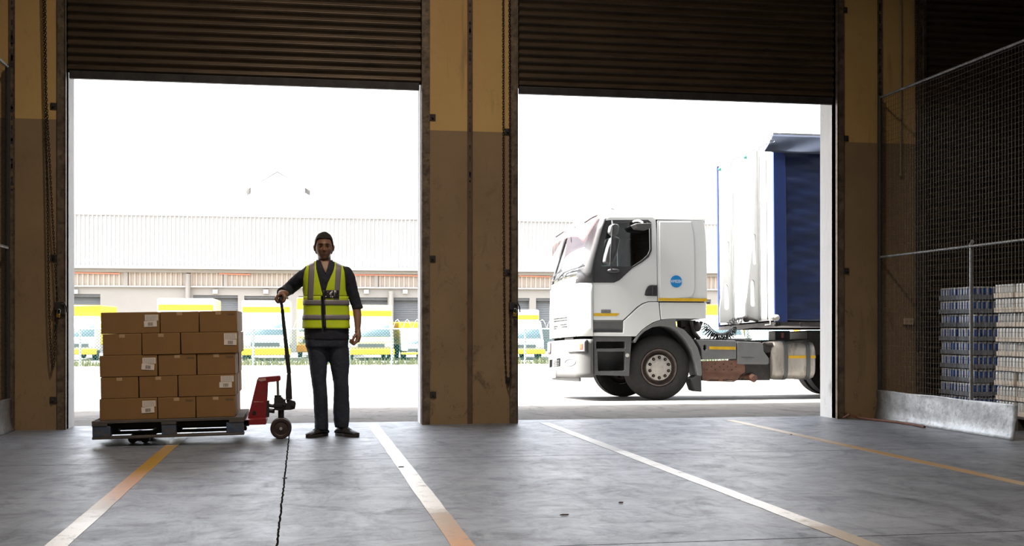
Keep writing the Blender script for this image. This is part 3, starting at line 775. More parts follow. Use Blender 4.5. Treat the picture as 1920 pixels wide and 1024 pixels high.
GT = P(526.5, 561, YJ)       # centre of the grip bar
lp = [g0, g0 + Vector((-.002, -.03, .010)), g0 + Vector((-.004, -.065, .035)), GT + Vector((0, -.072, -.015)), GT + Vector((0, -.055, 0)), GT, GT + Vector((0, .055, 0)), GT + Vector((0, .072, -.015)), g0 + Vector((-.004, .065, .035)), g0 + Vector((-.002, .03, .010))]
lg = obj('grip_loop', MB().tube(lp, .0125, 10, closed=True), 'jackblack', jk)
obj('hand_grip', MB().tube([GT + Vector((.004, -.058, -.002)), GT + Vector((.004, 0, 0)), GT + Vector((.004, .058, -.002))], .0235, 16), 'jackblack', lg)
obj('release_lever', MB().tube([P(533, 565, YJ), P(536.5, 559, YJ), P(539.5, 559, YJ - .01)], [.006, .006, .010], 8), 'galv', jk, label='pale metal release lever')

# ================================================================ THE MAN
YM = 10.72
def mp(x, y, dy=0.0): return P(x, y, YM) + Vector((0, dy, 0))
man = None
bt = [(436, 2), (484, 2)]
# torso table, by photo row: (centre px, half width px, half depth m, y shift)
TR = [(488, (608.5, 13, .058, .0)), (493, (609, 20, .068, .0)), (497, (609.5, 29, .080, 0)), (501, (610.5, 38.5, .092, 0)), (506, (611, 43.5, .104, 0)), (514, (611.5, 45, .112, 0)), (525, (611.5, 43.0, .120, 0)), (540, (611, 40.5, .122, 0)), (560, (611, 39.5, .116, 0)),
      (585, (612, 40.2, .113, .0)), (605, (612, 41.4, .118, .0)), (622, (612.5, 42.0, .124, 0)), (640, (613, 41.2, .122, 0))]
PXM = .004685
def S(x, y, side=-1, off=0.0, n=2.4):
    """point on the torso surface straight in front of (side -1) or behind photo pixel x,y"""
    cx, hw, dp, _ = tab(TR, y); base = mp(cx, y)
    a = hw * PXM + off; b_ = dp + off; dx = (x - cx) * PXM
    k = min(1, abs(dx) / a)
    return Vector((base.x + dx, YM + side * b_ * (1 - k ** n) ** (1 / n), base.z))
def ring(y, off=0.0, n=2.4, seg=40, sc=1.0):
    cx, hw, dp, _ = tab(TR, y); base = mp(cx, y); out = []
    for k in range(seg):
        a = 2 * PI * k / seg; c, s = math.cos(a), math.sin(a)
        q = (abs(c) ** n + abs(s) ** n) ** (-1 / n)
        out.append(Vector((base.x + c * q * (hw * PXM + off) * sc, YM + s * q * (dp + off) * sc, base.z)))
    return out
def rem(o, vox, it=3, fac=.5, disp=None):
    m = o.modifiers.new('r', 'REMESH'); m.mode = 'VOXEL'; m.voxel_size = vox; m.use_smooth_shade = True
    s_ = o.modifiers.new('s', 'SMOOTH'); s_.iterations = it; s_.factor = fac
    if disp:
        for k, (st, sz) in enumerate(disp):
            tx = bpy.data.textures.new('cloth_%s_%d' % (o.name, k), 'CLOUDS'); tx.noise_scale = sz; tx.noise_depth = 2
            d = o.modifiers.new('d', 'DISPLACE'); d.texture = tx; d.strength = st; d.mid_level = .5; d.texture_coords = 'LOCAL'
# ---- body
B = MB()
hc = mp(607.4, 464, -.01); hc.y = YM - .015
def head_pt(th, ph, off=0.0):
    """th: 0 = face (-Y), ph: elevation"""
    cx, sx = math.cos(th), math.sin(th)
    z = math.sin(ph); r = math.cos(ph)
    p_ = 2.55 if z > 0 else 2.25; q_ = (abs(z) ** p_ + abs(r) ** p_) ** (-1 / p_); z *= q_; r *= q_
    w = .0745 + off; d = .095 + off; h = .120 + off
    if z < 0: w *= 1 - .30 * (-z) ** 1.5; 
    X = sx * r * w; Y = -cx * r * d; Z = z * h
    if cx > 0:
        f = cx ** 2
        Y *= 1 - .07 * f * r
        if off == 0:
            def g(x0, z0, sx_, sz_, amp): return amp * math.exp(-((X - x0) / sx_) ** 2 - ((Z - z0) / sz_) ** 2)
            d_ = g(0, -.030, .011, .010, .018) + g(0, -.008, .008, .022, .012) + g(0, -.036, .020, .006, .006)     # nose
            d_ += g(0, .026, .050, .010, .006)                                                             # brow
            d_ -= g(-.030, .006, .017, .012, .011) + g(.030, .006, .017, .012, .011)                        # sockets
            d_ += g(-.042, -.022, .018, .016, .004) + g(.042, -.022, .018, .016, .004)                      # cheekbones
            d_ += g(0, -.058, .021, .0045, .006) + g(0, -.069, .018, .0045, .007) - g(0, -.0635, .022, .002, .004)  # lips
            d_ += g(0, -.100, .026, .018, .012) - g(0, -.080, .02, .006, .003)                              # chin
            Y -= d_ * (1 if cx > .3 else cx / .3)
    else:
        Y *= 1 + .06 * (r if z > -.3 else .4)
        if z < -.2: Y *= 1 - .35 * (-z - .2)
    return hc + Vector((X, Y, Z))
rings = []
for i in range(1, 56):
    ph = -PI / 2 + PI * i / 56
    rings.append([head_pt(2 * PI * k / 72, ph) for k in range(72)])
B.loft(rings)
for s in (-1, 1):   # ears
    e = hc + Vector((s * .0765, .008, -.004))
    B.tube([e + Vector((0, 0, -.030)), e + Vector((s * .006, .004, -.012)), e + Vector((s * .010, .008, .012)), e + Vector((s * .004, .008, .028))], [(.008, .010), (.009, .013), (.009, .016), (.006, .010)], 10)
nb, nt_ = mp(609.5, 508, .012), mp(608, 478, .012)
B.tube([nb + Vector((0, .01, -.03)), nb, nb.lerp(nt_, .5), nt_, nt_ + Vector((0, 0, .02))], [.075, .064, .056, .055, .05], 24)
B.loft([ring(y, -.016) for y in (498, 502, 508, 520, 540, 560, 590, 610, 630, 640)])
def arm_pts(side):
    if side == 'R':
        return [mp(581, 511, .015), mp(568, 519, .03), mp(554, 529, .06), mp(541.5, 541, .09), mp(534, 547, .02), mp(528.5, 550, -.06), mp(527.5, 552.5, -.10)]
    return [mp(645, 511, .01), mp(655, 522, .01), mp(661, 545, .015), mp(668, 572, .02), mp(670, 590, .0), mp(670.5, 606, -.03), mp(670, 620, -.055)]
B.tube(arm_pts('R'), [.05, .05, .046, .042, .040, .032, .029], 16)
B.tube(arm_pts('L'), [.05, .05, .045, .037, .038, .031, .0245], 16)
legL = [(595, 650, .0), (597, 684, -.005), (598, 715, -.02), (600.5, 745, .0), (602.5, 780, .02), (603, 803, .03)]
legR = [(632, 650, .0), (637, 684, .0), (638.5, 715, -.01), (640, 745, .01), (641, 780, .03), (642, 802, .045)]
for lg_, rr in ((legL, [.08, .066, .052, .05, .038, .036]), (legR, [.08, .068, .053, .05, .038, .036])):
    B.tube([mp(a, c, d) for a, c, d in lg_], rr, 18)
# ---- hands
def finger(mb, p, ang, bends, lens, rad, plane_x=1, dy=0.0):
    """chain in the XZ plane starting at p with direction ang, bending by bends"""
    pts = [Vector(p)]; a = ang; r = [rad * 1.05]
    for k, (l, be) in enumerate(zip(lens, bends)):
        a += be; q = pts[-1] + Vector((math.cos(a) * l, dy * l, math.sin(a) * l)); pts.append(pts[-1].lerp(q, .5)); pts.append(q); r += [rad * (1.0 - .06 * k), rad * (1.04 - .09 * k)]
    r[-1] = rad * .72
    mb.tube(pts, r, 10)
# right hand closed over the grip bar (bar runs along Y)
g = GT
w0 = mp(527.5, 552.5, -.10); n0 = len(B.v)
B.tube([Vector((w0.x, w0.y, w0.z)), Vector((g.x + .024, w0.y - .01, g.z + .044)), Vector((g.x + .010, g.y, g.z + .043)), Vector((g.x - .014, g.y - .002, g.z + .036))], [(.028, .034), (.028, .042), (.026, .048), (.020, .047)], 14)
for k in range(4):
    yy = g.y - .034 + k * .0225
    ln = [(.040, .026, .020), (.043, .028, .021), (.041, .027, .020), (.034, .021, .017)][k]
    finger(B, (g.x - .016, yy, g.z + .033), math.radians(192), [math.radians(44), math.radians(74), math.radians(58)], ln, (.0128, .0132, .0128, .0112)[k])
B.tube([(g.x + .022, g.y - .036, g.z + .034), (g.x + .032, g.y - .050, g.z + .012), (g.x + .026, g.y - .054, g.z - .014), (g.x + .012, g.y - .050, g.z - .026)], [.018, .0150, .0130, .011], 10)
for i in range(n0, len(B.v)): B.v[i] = g + (B.v[i] - g) * 1.12
# left hand hanging, loosely curled
w1 = mp(670, 620, -.055); n0 = len(B.v)
kn = w1 + Vector((-.004, -.015, -.088))
B.tube([w1, w1 + Vector((.004, -.004, -.025)), w1 + Vector((.006, -.010, -.055)), kn], [(.025, .029), (.023, .038), (.022, .043), (.019, .042)], 14)
for k in range(4):
    yy = kn.y - .034 + k * .0215
    ln = [(.040, .026, .020), (.043, .029, .021), (.041, .027, .020), (.033, .021, .017)][k]
    finger(B, (kn.x, yy, kn.z + .004 * (k in (1, 2)) + .006), math.radians(-84), [math.radians(-52 - 3 * k), math.radians(-84), math.radians(-60)], ln, (.0108, .0112, .0108, .0096)[k])
B.tube([w1 + Vector((-.010, -.032, -.030)), w1 + Vector((-.030, -.052, -.050)), w1 + Vector((-.040, -.058, -.074)), w1 + Vector((-.040, -.052, -.098))], [.015, .0125, .0115, .009], 10)
for i in range(n0, len(B.v)): B.v[i] = w1 + (B.v[i] - w1) * 1.12
man = obj('person', B, 'skin', None, mp(612, 821), label='man in yellow safety vest and jeans standing with one hand on the jack handle', cat='person')
rem(man, .0045, 3, .45)
for s in (-1, 1):
    e = head_pt(0, 0); ec = hc + Vector((s * .030, -.0800, .005))
    eb = obj('eye', MB().ball(ec, (.0115, .009, .0048), 14, 0), mat('eye_white', (.20, .17, .15), .3, var=.02), man)
    obj('iris', MB().ball(ec + Vector((0, -.0068, 0)), (.005, .004, .0045), 10), 'hair', eb)
    mb = MB().tube([hc + Vector((s * .014, -.0945, .022)), hc + Vector((s * .028, -.0925, .027)), hc + Vector((s * .046, -.080, .022))], [.003, .0038, .002], 8); obj('eyebrow', mb, 'hair', man)
# ---- hair: a close cap with a small tuft
mb = MB(); vs = []; idx = {}
nt, npz = 96, 60
for i in range(npz + 1):
    ph = -PI * .18 + (PI / 2 + PI * .18) * i / npz
    for k in range(nt):
        th = 2 * PI * k / nt
        q = head_pt(th, ph, .0085 + .003 * math.sin(th * 17 + ph * 23) * .4 + (.003 * max(0, math.sin(ph)) ** 6))
        if ph > 1.0: q.z += .006 * math.exp(-((q.x - hc.x - .006) / .022) ** 2 - ((q.y - hc.y + .02) / .05) ** 2)
        idx[(i, k)] = len(vs); vs.append(q)
fs = []
for i in range(npz):
    ph = -PI * .18 + (PI / 2 + PI * .18) * (i + .5) / npz
    for k in range(nt):
        th = 2 * PI * (k + .5) / nt; c = math.cos(th)
        lim = .58 if c > .62 else (lerp(.05, .58, (c - .18) / .44) if c > .18 else (.05 if c > -.05 else -.45))
        if ph > lim: fs.append((idx[(i, k)], idx[(i, (k + 1) % nt)], idx[(i + 1, (k + 1) % nt)], idx[(i + 1, k)]))
mb.add(vs, fs, True)
hr = obj('short_hair', mb, 'hair', man); sd = hr.modifiers.new('s', 'SOLIDIFY'); sd.thickness = .010; sd.offset = -1
# ---- trousers
mb = MB()
mb.loft([ring(y, -.004) for y in (622, 630, 640)] + [[Vector((q.x, q.y, mp(0, 652).z)) for q in ring(640, -.006)]])
for lg_, rr in (([(594.5, 644, .0), (596.5, 662, 0), (596.8, 683, -.005), (597.5, 700, -.01), (598, 716, -.012), (600, 732, -.005), (601, 748, .0), (601.8, 768, .01), (602.6, 786, .015), (603, 800, .015), (603, 806, .015)],
                 [(.098, .090), (.092, .092), (.079, .085), (.072, .078), (.066, .074), (.064, .070), (.064, .070), (.062, .070), (.060, .070), (.060, .072), (.059, .072)]),
                ([(631.5, 644, .0), (634.5, 662, 0), (637, 683, 0), (638, 700, -.004), (638.8, 716, -.005), (640, 732, .0), (640.3, 748, .01), (640.3, 768, .02), (640.6, 786, .03), (641, 797, .035), (641.5, 802, .035)],
                 [(.100, .090), (.096, .094), (.086, .088), (.076, .080), (.068, .076), (.067, .072), (.070, .072), (.073, .074), (.072, .075), (.064, .074), (.061, .072)])):
    pts = [mp(a, c, d) for a, c, d in lg_]
    # tube's first radius axis is in the YZ direction, second lies along X
    rgs = []
    for p_, (rx, ry) in zip(pts, rr):
        rgs.append([p_ + Vector((rx * math.cos(2 * PI * k / 28), ry * math.sin(2 * PI * k / 28), 0)) for k in range(28)])
    mb.loft(rgs)
tr = obj('jeans', mb, 'jeans', man); rem(tr, .008, 6, .5, [(.007, .10), (.004, .03)])
# ---- shirt
mb = MB().loft([ring(y) for y in (489, 493, 497, 501, 506, 514, 525, 540, 560, 585, 605, 622, 634, 637)])
mb.tube([mp(584, 511, .01), mp(576, 515, .015), mp(567, 520.5, .03), mp(554, 530.5, .06), mp(542.5, 541, .085), mp(535, 546.5, .02), mp(530, 549, -.035)], [.058, .064, .067, .061, .057, .052, .047], 20)
mb.tube([mp(640, 510, .01), mp(648, 511.5, .01), mp(654, 521, .01), mp(659.5, 542, .015), mp(666, 563, .02), mp(670, 576, .015)], [.058, .062, .061, .053, .049, .045], 20)
sh = obj('navy_shirt', mb, 'shirt', man); rem(sh, .008, 5, .5, [(.010, .08), (.005, .03)])
for pts, r in (([mp(532, 548, -.015), mp(528.5, 550, -.055)], .0505), ([mp(669.6, 573, .017), mp(671.3, 580, .012)], .0485)):
    cf = obj('rolled_cuff', MB().tube([pts[0], pts[0].lerp(pts[1], .25), pts[0].lerp(pts[1], .75), pts[1]], [r * .96, r, r, r * .93], 22), 'shirt', man, bevel=.004)
# collar: a folded band open at the throat with two points
mb = MB(); rows_ = []
for t in range(29):
    a = lerp(-PI / 2 + .42, 3 * PI / 2 - .42, t / 28)
    fwd = max(0, -math.sin(a)) ** 2
    c, s_ = math.cos(a), math.sin(a)
    up = mp(608.5, 488 + 12 * fwd); mid = mp(608.5, 487 + 12 * fwd); lo = mp(609, 499 + 13 * fwd)
    rows_.append([Vector((up.x + c * .062, YM + .012 + s_ * .066, lerp(up.z, mp(0, 503).z, .55))), Vector((up.x + c * .062, YM + .012 + s_ * .066, up.z)), Vector((mid.x + c * .070, YM + .010 + s_ * .076, mid.z)), Vector((lo.x + c * .092, YM + s_ * (.094 + .012 * fwd), lo.z))])
mb.loft(rows_, False, 0, True, False)
co = obj('shirt_collar', mb, 'shirt', man); sd = co.modifiers.new('s', 'SOLIDIFY'); sd.thickness = .004
# skin showing at the throat
mb = MB(); rr = []
for i in range(9):
    y = lerp(489.5, 513.5, i / 8); hw_ = lerp(8.5, .2, (i / 8) ** 1.2); cx_ = lerp(608.8, 610.2, i / 8)
    rr.append([S(cx_ + hw_ * k / 4, y, -1, .007) for k in range(-4, 5)])
mb.loft(rr, False, 0, True, False)
th_ = obj('throat', mb, 'skin', man); th_.modifiers.new('s', 'SOLIDIFY').thickness = .003
# ---- hi-vis vest
armL = [(500, 574.5), (510, 571), (525, 568.5), (545, 567.5), (556, 569.3)]
armR = [(500, 642.5), (510, 645), (525, 646.5), (545, 647.5), (556, 651)]
vL = [(498, 592.0), (512, 594.5), (530, 599), (545, 602.5), (556, 605.2)]
vR = [(498, 627.5), (512, 622.5), (530, 614), (545, 609.5), (556, 608.2)]
OFF = .014
def ytop(x):
    y = 490.0
    while y < 520:
        cx, hw, dp, _ = tab(TR, y)
        if hw + OFF / PXM * .8 >= abs(x - cx) + .01: return y
        y += .25
    return 520
def panel(mb, ea, eb, side, off, y1=556.0, nc=14, nr=22):
    rows2 = []
    for r_ in range(nr + 1):
        t = r_ / nr; row = []
        for c in range(nc + 1):
            s_ = c / nc
            xt = lerp(tab(ea, 499), tab(eb, 499), s_); yt = ytop(xt)
            y = lerp(y1, yt, t); x = lerp(tab(ea, y), tab(eb, y), s_)
            if t > .85: x = lerp(x, xt, (t - .85) / .15)
            row.append(S(x, y, side, off))
        rows2.append(row)
    mb.loft(rows2, False, 0, True, False)
mb = MB()
panel(mb, armL, vL, -1, OFF); panel(mb, vR, armR, -1, OFF)
cxv = [(498, 592.0), (505, 606), (512, 609)]; cxw = [(498, 627.5), (505, 613), (512, 609)]
panel(mb, armL, cxv, 1, OFF); panel(mb, cxw, armR, 1, OFF)
# lower wrap, closed round the body but for the zip
for (xa, xb, sd_) in ((605.2, None, 'L'), (None, 608.2, 'R')): pass
def wrap(mb, y0, y1, off, nr=10, gap=True, seg=72):
    rows2 = []
    for r_ in range(nr + 1):
        y = lerp(y0, y1, r_ / nr); cx, hw, dp, _ = tab(TR, y); base = mp(cx, y); row = []
        zx = lerp(606.6, 608.6, (y - 556) / 60.0)
        a0 = -PI / 2 + (zx + 2 - cx) * PXM / (dp + off); a1 = 3 * PI / 2 + (zx - 2 - cx) * PXM / (dp + off)
        for k in range(seg + 1):
            a = lerp(a0, a1, k / seg); c, s_ = math.cos(a), math.sin(a)
            n = 2.4; q = (abs(c) ** n + abs(s_) ** n) ** (-1 / n)
            fl = off + .004 * math.sin(5 * a + y * .06) * ((y - 556) / 60 if y > 556 else 0)
            row.append(Vector((base.x + c * q * (hw * PXM + fl), YM + s_ * q * (dp + fl), base.z)))
        rows2.append(row)
    mb.loft(rows2, False, 0, True, False)
wrap(mb, 556, 616, OFF, 18)
vest = obj('safety_vest', mb, 'hivis', man); sd = vest.modifiers.new('s', 'SOLIDIFY'); sd.thickness = .003
def strip(y0, y1):
    mb = MB(); wrap(mb, y0, y1, OFF + .004, 3)
    o = obj('reflective_strip', mb, 'reflect', vest, label='grey reflective strip'); o.modifiers.new('s', 'SOLIDIFY').thickness = .0015
strip(563.0, 572.6); strip(590.5, 599.5)
for ea, eb in (([(498, 579), (562, 576.5)], [(498, 590), (562, 587)]), ([(498, 629.2), (562, 625.5)], [(498, 639.8), (562, 635)])):
    for sd_ in (-1, 1):
        mb = MB(); panel(mb, ea, eb, sd_, OFF + .0035, 563.0, 6, 22)
        o = obj('reflective_strip', mb, 'reflect', vest, label='grey reflective strip'); o.modifiers.new('s', 'SOLIDIFY').thickness = .0015
def ribbon(pts, w, off, name, m, side=-1):
    mb = MB(); rr = []
    for x, y, *_ in pts: rr.append([S(x - w / 2, y, side, off), S(x + w / 2, y, side, off)])
    mb.loft(rr, False, 0, True, False); o = obj(name, mb, m, vest); o.modifiers.new('s', 'SOLIDIFY').thickness = .003; return o
ribbon([(lerp(606.3, 608.8, t / 12), lerp(545, 615.6, t / 12)) for t in range(13)], 4.6, OFF + .004, 'zip', 'vblack')
ribbon([(lerp(593, 605.5, t / 10) if t < 9 else 605.2, lerp(503, 554, t / 10)) for t in range(11)], 1.6, OFF + .003, 'neck_binding', 'vblack')
ribbon([(tab(vR, lerp(503, 548, t / 10)), lerp(503, 548, t / 10)) for t in range(11)], 1.2, OFF + .003, 'neck_binding', 'vblack')
mb = MB(); rr = []
for i in range(7):
    y = lerp(545, 560, i / 6); rr.append([S(lerp(608.5, 634.5, k / 8), y, -1, OFF + .007) for k in range(9)])
mb.loft(rr, False, 0, True, False)
bd = obj('chest_badge', mb, 'vblack', vest, label='black badge with a pale mark'); bd.modifiers.new('s', 'SOLIDIFY').thickness = .002
mb = MB()
def bp(pts):
    vs = [S(a, c, -1, OFF + .0095) for a, c in pts]; mb.add(vs, [tuple(range(len(vs)))])
for pts in ([(622.5, 545.8), (623.5, 547.5), (621, 551.5), (620.6, 556), (618.2, 554.5), (616, 552), (618.5, 549)], [(618.3, 556.3), (620.3, 556.3), (620, 558.6), (618.6, 558.2)], [(621.8, 556.2), (624, 556), (623.4, 559), (621.2, 559)], [(626, 545.2), (629, 545.6), (630, 549.8), (629.2, 551.2), (627.6, 549.4), (627, 556.8), (626.2, 556.8), (625.8, 550)],
            [(613.2, 548), (614.6, 548), (614.6, 549.4), (613.2, 549.4)], [(609.3, 556), (611, 556), (611, 558), (609.3, 558)]): bp(pts)
mk = obj('badge_mark', mb, 'vwhite', bd); mk.modifiers.new('s', 'SOLIDIFY').thickness = .001
# ---- shoes
def shoe(ankle, heading, hx=0):
    """heading: direction of the toe in the floor plane"""
    d = Vector((math.cos(heading), math.sin(heading), 0)); w = Vector((-d.y, d.x, 0))
    L_ = .285
    st = [(-.075, .028, .034, .030), (-.068, .036, .060, .050), (-.03, .040, .098, .085), (.02, .041, .100, .085), (.06, .043, .078, .060), (.11, .049, .062, .046), (.155, .050, .052, .036), (.185, .044, .044, .026), (.205, .026, .034, .014)]
    up = MB(); rg = []
    for x, hw, h, _ in st:
        r_ = []
        for k in range(20):
            a = 2 * PI * k / 20; c, s_ = math.cos(a), math.sin(a)
            z = .020 + (h - .02) * (.5 + .5 * s_)
            ww = hw * (1 - .30 * max(0, s_) ** 1.5) * (1 if c >= 0 else 1)
            r_.append(Vector((ankle.x, ankle.y, 0)) + d * x + w * (c * ww) + Vector((0, 0, z)))
        rg.append(r_)
    up.loft(rg); o = obj('shoe', up, 'shoe', man); sb = o.modifiers.new('s', 'SUBSURF'); sb.levels = 1; sb.render_levels = 2
    outl = []
    for k in range(36):
        a = 2 * PI * k / 36; t = math.cos(a); x = .065 + t * .146; hw = .0515 if t > 0 else .044
        yy = math.sin(a) * hw * (1.12 if .0 < t < .8 else 1); sg = abs(math.sin(a)) ** -.25 if abs(math.sin(a)) > .05 else 1
        q = Vector((ankle.x, ankle.y, 0)) + d * x + w * yy * min(sg, 1.25); outl.append((q.x, q.y))
    so = obj('shoe_sole', MB().prism(outl, .001, .026, 'z'), 'sole', o, bevel=.004)
    mb = MB()
    for k in range(4):
        x = .035 + k * .022; z = .098 - k * .009
        c0 = Vector((ankle.x, ankle.y, 0)) + d * x
        mb.tube([c0 - w * .022 + Vector((0, 0, z - .010)), c0 + Vector((0, 0, z)), c0 + w * .022 + Vector((0, 0, z - .010))], .003, 6)
    obj('shoe_laces', mb, 'sole', o)
shoe(mp(603.5, 806, .035), math.radians(-128)); shoe(mp(641.5, 806, .03), math.radians(-50))
# ================================================================ TRUCK (tractor unit)
YT = 17.75; YT2 = 20.15; YM_ = (YT + YT2) / 2
ROLL = math.radians(-1.66)      # the yard falls away from the doors
def rollfix(o):
    R = Matrix.Rotation(ROLL, 4, 'X'); pv = Matrix.Translation(Vector((0, 17.95, gz(17.95))))
    o.matrix_basis = pv @ R @ pv.inverted() @ Matrix.LocRotScale(o.location, o.rotation_euler, None)
GZ = gz(17.95)
tk = thing('truck', (5.45, YM_, GZ), 'white tractor unit with raised sun visor parked outside the right doorway', 'truck')
def tp(pts, Y=YT): return poly(pts, Y)
def both(mb, outer, y0, y1, holes=(), m=0):
    """the same plate on the near side and mirrored to the far side"""
    mb.prism(outer, y0, y1, 'y', holes, m)
    if mb.far is None: mb.far = MB()
    mb.far.prism(outer, 2 * YM_ - y1, 2 * YM_ - y0, 'y', holes, m); return mb
# --- doors
door_o = tp([(1113.5, 601), (1113, 531), (1114, 503), (1121, 470), (1130, 434), (1138.5, 411), (1144, 406.5), (1227, 406.5), (1232.5, 411), (1234, 440), (1234, 565.3), (1217, 565.5), (1206, 569), (1195, 576.5), (1181, 590), (1169, 601)])
win = tp([(1128, 500), (1134, 462), (1143, 421), (1148, 416.5), (1215, 415.5), (1220.5, 420), (1221, 468), (1217, 478), (1206, 488), (1188, 499.5)])
TH = .045
for s in (-1, 1):
    def side_y(a, b_): return (a, b_) if s < 0 else (2 * YM_ - b_, 2 * YM_ - a)
    y0, y1 = side_y(YT, YT + TH)
    d = obj('cab_door', MB().prism(door_o, y0, y1, 'y', [win]), 'white', tk, bevel=.006)
    gy = side_y(YT + .018, YT + .022); obj('side_window', MB().prism(win, *gy, 'y'), 'glass', d)
    trim_o = tp([(1113.6, 530.5), (1114.2, 503), (1121, 470), (1130, 434), (1138, 413.5), (1147, 412.4), (1218, 412), (1224, 417), (1224.2, 470), (1219, 482), (1207, 491.5), (1188, 503), (1163, 526), (1153, 530.5)])
    ty = side_y(YT - .004, YT - .0005); obj('window_surround', MB().prism(trim_o, *ty, 'y', [win]), 'black', d)
    hy = side_y(YT - .012, YT - .001)
    ho = tp([(1210, 554), (1212, 545), (1216.5, 537.5), (1221, 535.5), (1233.6, 535.5), (1233.6, 556), (1214, 555.5)])
    mb = MB().prism(ho, *hy, 'y', [tp([(1215, 553), (1218, 542), (1223, 539), (1223, 553.5)]), tp([(1226, 539), (1231.5, 539), (1231.5, 553.5), (1226, 553.5)])])
    hy2 = side_y(YT - .004, YT - .0006); mb.prism(tp([(1213, 553), (1217, 539), (1232, 538), (1232, 554)]), *hy2, 'y')
    obj('door_handle', mb, 'black', d, bevel=.002)
    if s < 0:
        obj('marker_stripe', MB().prism(tp([(1114.2, 588), (1162.5, 588), (1157.5, 593.3), (1114.2, 593.3)]), YT - .003, YT - .0005, 'y'), 'yellow', d, label='yellow reflective marker stripe')
        bq = obj('model_badge', MB().prism(tp([(1128.2, 581.5), (1146, 581.5), (1146, 587.2), (1128.2, 587.2)]), YT - .006, YT - .0005, 'y'), 'badge', d)
        p = P(1137, 584.3, YT - .007); text('badge_lettering', 'DCI 310', .036, p, (PI / 2, 0, 0), 'hub', bq)
    else: pass
# --- rear cab panel, roof, fender, lower strip
back_o = tp([(1235.2, 565.3), (1235.2, 414.5), (1236, 413), (1322, 413), (1325.5, 430), (1327.5, 470), (1328, 566)])
mb = MB(); both(mb, back_o, YT, YT + TH); cp = obj('cab_side_panel', mb, 'white', tk, bevel=.006)
mb = MB().prism(tp([(1239, 416), (1298, 416), (1303, 440), (1304, 470), (1304, 545), (1298, 556), (1285, 559), (1239, 562)]), YT - .008, YT, 'y'); obj('raised_panel', mb, 'white', cp, bevel=.008)
mb = MB().prism(tp([(1236, 559.4), (1327.4, 560.4), (1327.4, 566), (1236, 565)]), YT - .0115, YT - .0085, 'y'); obj('marker_stripe', mb, 'yellow', cp, label='yellow reflective marker stripe')
c0 = P(1270, 528.3, YT - .010)
st = obj('round_sticker', MB().cyl((c0.x, YT - .0115, c0.z), (c0.x, YT - .0082, c0.z), .094, 40), 'sticker', cp, label='round blue sticker with white code')
t_ = text('sticker_code', 'WM020H', .062, (c0.x, YT - .0122, c0.z), (PI / 2, 0, 0), 'stickerw', st); t_.scale = (.72, 1.15, 1)
fend = tp([(1113.5, 631), (1113.5, 624), (1169.5, 624), (1170, 602.3), (1182.5, 591), (1196.5, 577.8), (1207.5, 570.3), (1217.5, 566.8), (1237, 566.8), (1238, 580), (1240, 600.5), (1225, 605.5), (1213, 613), (1203, 621), (1194, 631.5)])
mb = MB(); both(mb, fend, YT, YT + .10); obj('front_fender', mb, 'white', tk, bevel=.012)
rf = tp([(1238.6, 567.6), (1327, 568.2), (1325.5, 598), (1267, 597.6), (1241, 599.6), (1239.3, 580)])
mb = MB(); both(mb, rf, YT, YT + .08); obj('rear_lower_panel', mb, 'white', tk, bevel=.012)
mb = MB(); both(mb, tp([(1112, 602.4), (1169, 602.4), (1169, 623.4), (1112, 623.4)]), YT + .03, YT + .06); both(mb, tp([(1110, 600.8), (1167, 600.8), (1167, 603.5), (1110, 603.5)]), YT + .0, YT + .03); obj('step_recess', mb, 'grey', tk)
mb = MB(); both(mb, tp([(1117, 620.4), (1167, 620.4), (1167, 624), (1117, 624)]), YT + .004, YT + .03); obj('grab_slot', mb, 'black', tk)
# --- cab shell: roof, rear wall, floor
def zq(y, Y=YT): return P(1200, y, Y).z
zr = {y: zq(y) for y in (395, 402, 413, 500, 531, 566, 598, 630)}
xb = P(1326, 500, YT).x
def XS(z): return tab([(zq(531), P(1112.5, 520, YT).x), (zq(503), P(1113.2, 503, YT).x), (zq(411), P(1138, 411, YT).x), (zq(395), P(1139, 395, YT).x)], z)
def XF(z): return tab([(.2, 4.115), (.8, 4.13), (1.70, 4.15), (1.9, 4.205), (2.6, 4.43), (2.8, 4.50)], z)
def plan(t, z, out=0.0):
    """t 0..1 along the front of the cab from the near door edge round to the far door edge"""
    xs, xf = XS(z), XF(z); tc = .12
    if t <= tc or t >= 1 - tc:
        k = (t if t <= tc else 1 - t) / tc; a = k * PI / 2; rc = .20
        X = xs - (xs - (xf + .05)) * math.sin(a); Yo = rc * (1 - math.cos(a))
        n = Vector((-math.sin(a), -math.cos(a) , 0))
        Yy = YT + Yo
        q = Vector((X, Yy, z)) + n * out
        if t > .5: q.y = 2 * YM_ - q.y
        return q
    k = (t - tc) / (1 - 2 * tc); Y = lerp(YT + .20, YT2 - .20, k)
    return Vector((xf + .05 * (2 * k - 1) ** 2 - out, Y, z))
def patch(z0, z1, t0, t1, out=0.0, nz=6, nt=24, th=.02, name='x', m='white', parent=None, zslope=None, **kw):
    mb = MB(); rows_ = []
    for i in range(nz + 1):
        row = []
        for j in range(nt + 1):
            t = lerp(t0, t1, j / nt); a, b_ = (z0(t) if callable(z0) else z0), (z1(t) if callable(z1) else z1)
            row.append(plan(t, lerp(a, b_, i / nz), out))
        rows_.append(row)
    mb.loft(rows_, False, 0, True, False)
    o = obj(name, mb, m, parent or tk, **kw); sd = o.modifiers.new('s', 'SOLIDIFY'); sd.thickness = th; sd.offset = 0
    return o
zA, zB_, zC, zD = zq(631), zq(531), zq(411), zq(395)
zw = lambda t: lerp(zq(531), zq(520), min(1, min(t, 1 - t) / .12))
fp = patch(zA, zw, .125, .875, name='front_panel', nz=8, nt=40)
patch(zA, zB_, .0, .121, name='corner_panel', nt=10); patch(zA, zB_, .879, 1, name='corner_panel', nt=10)
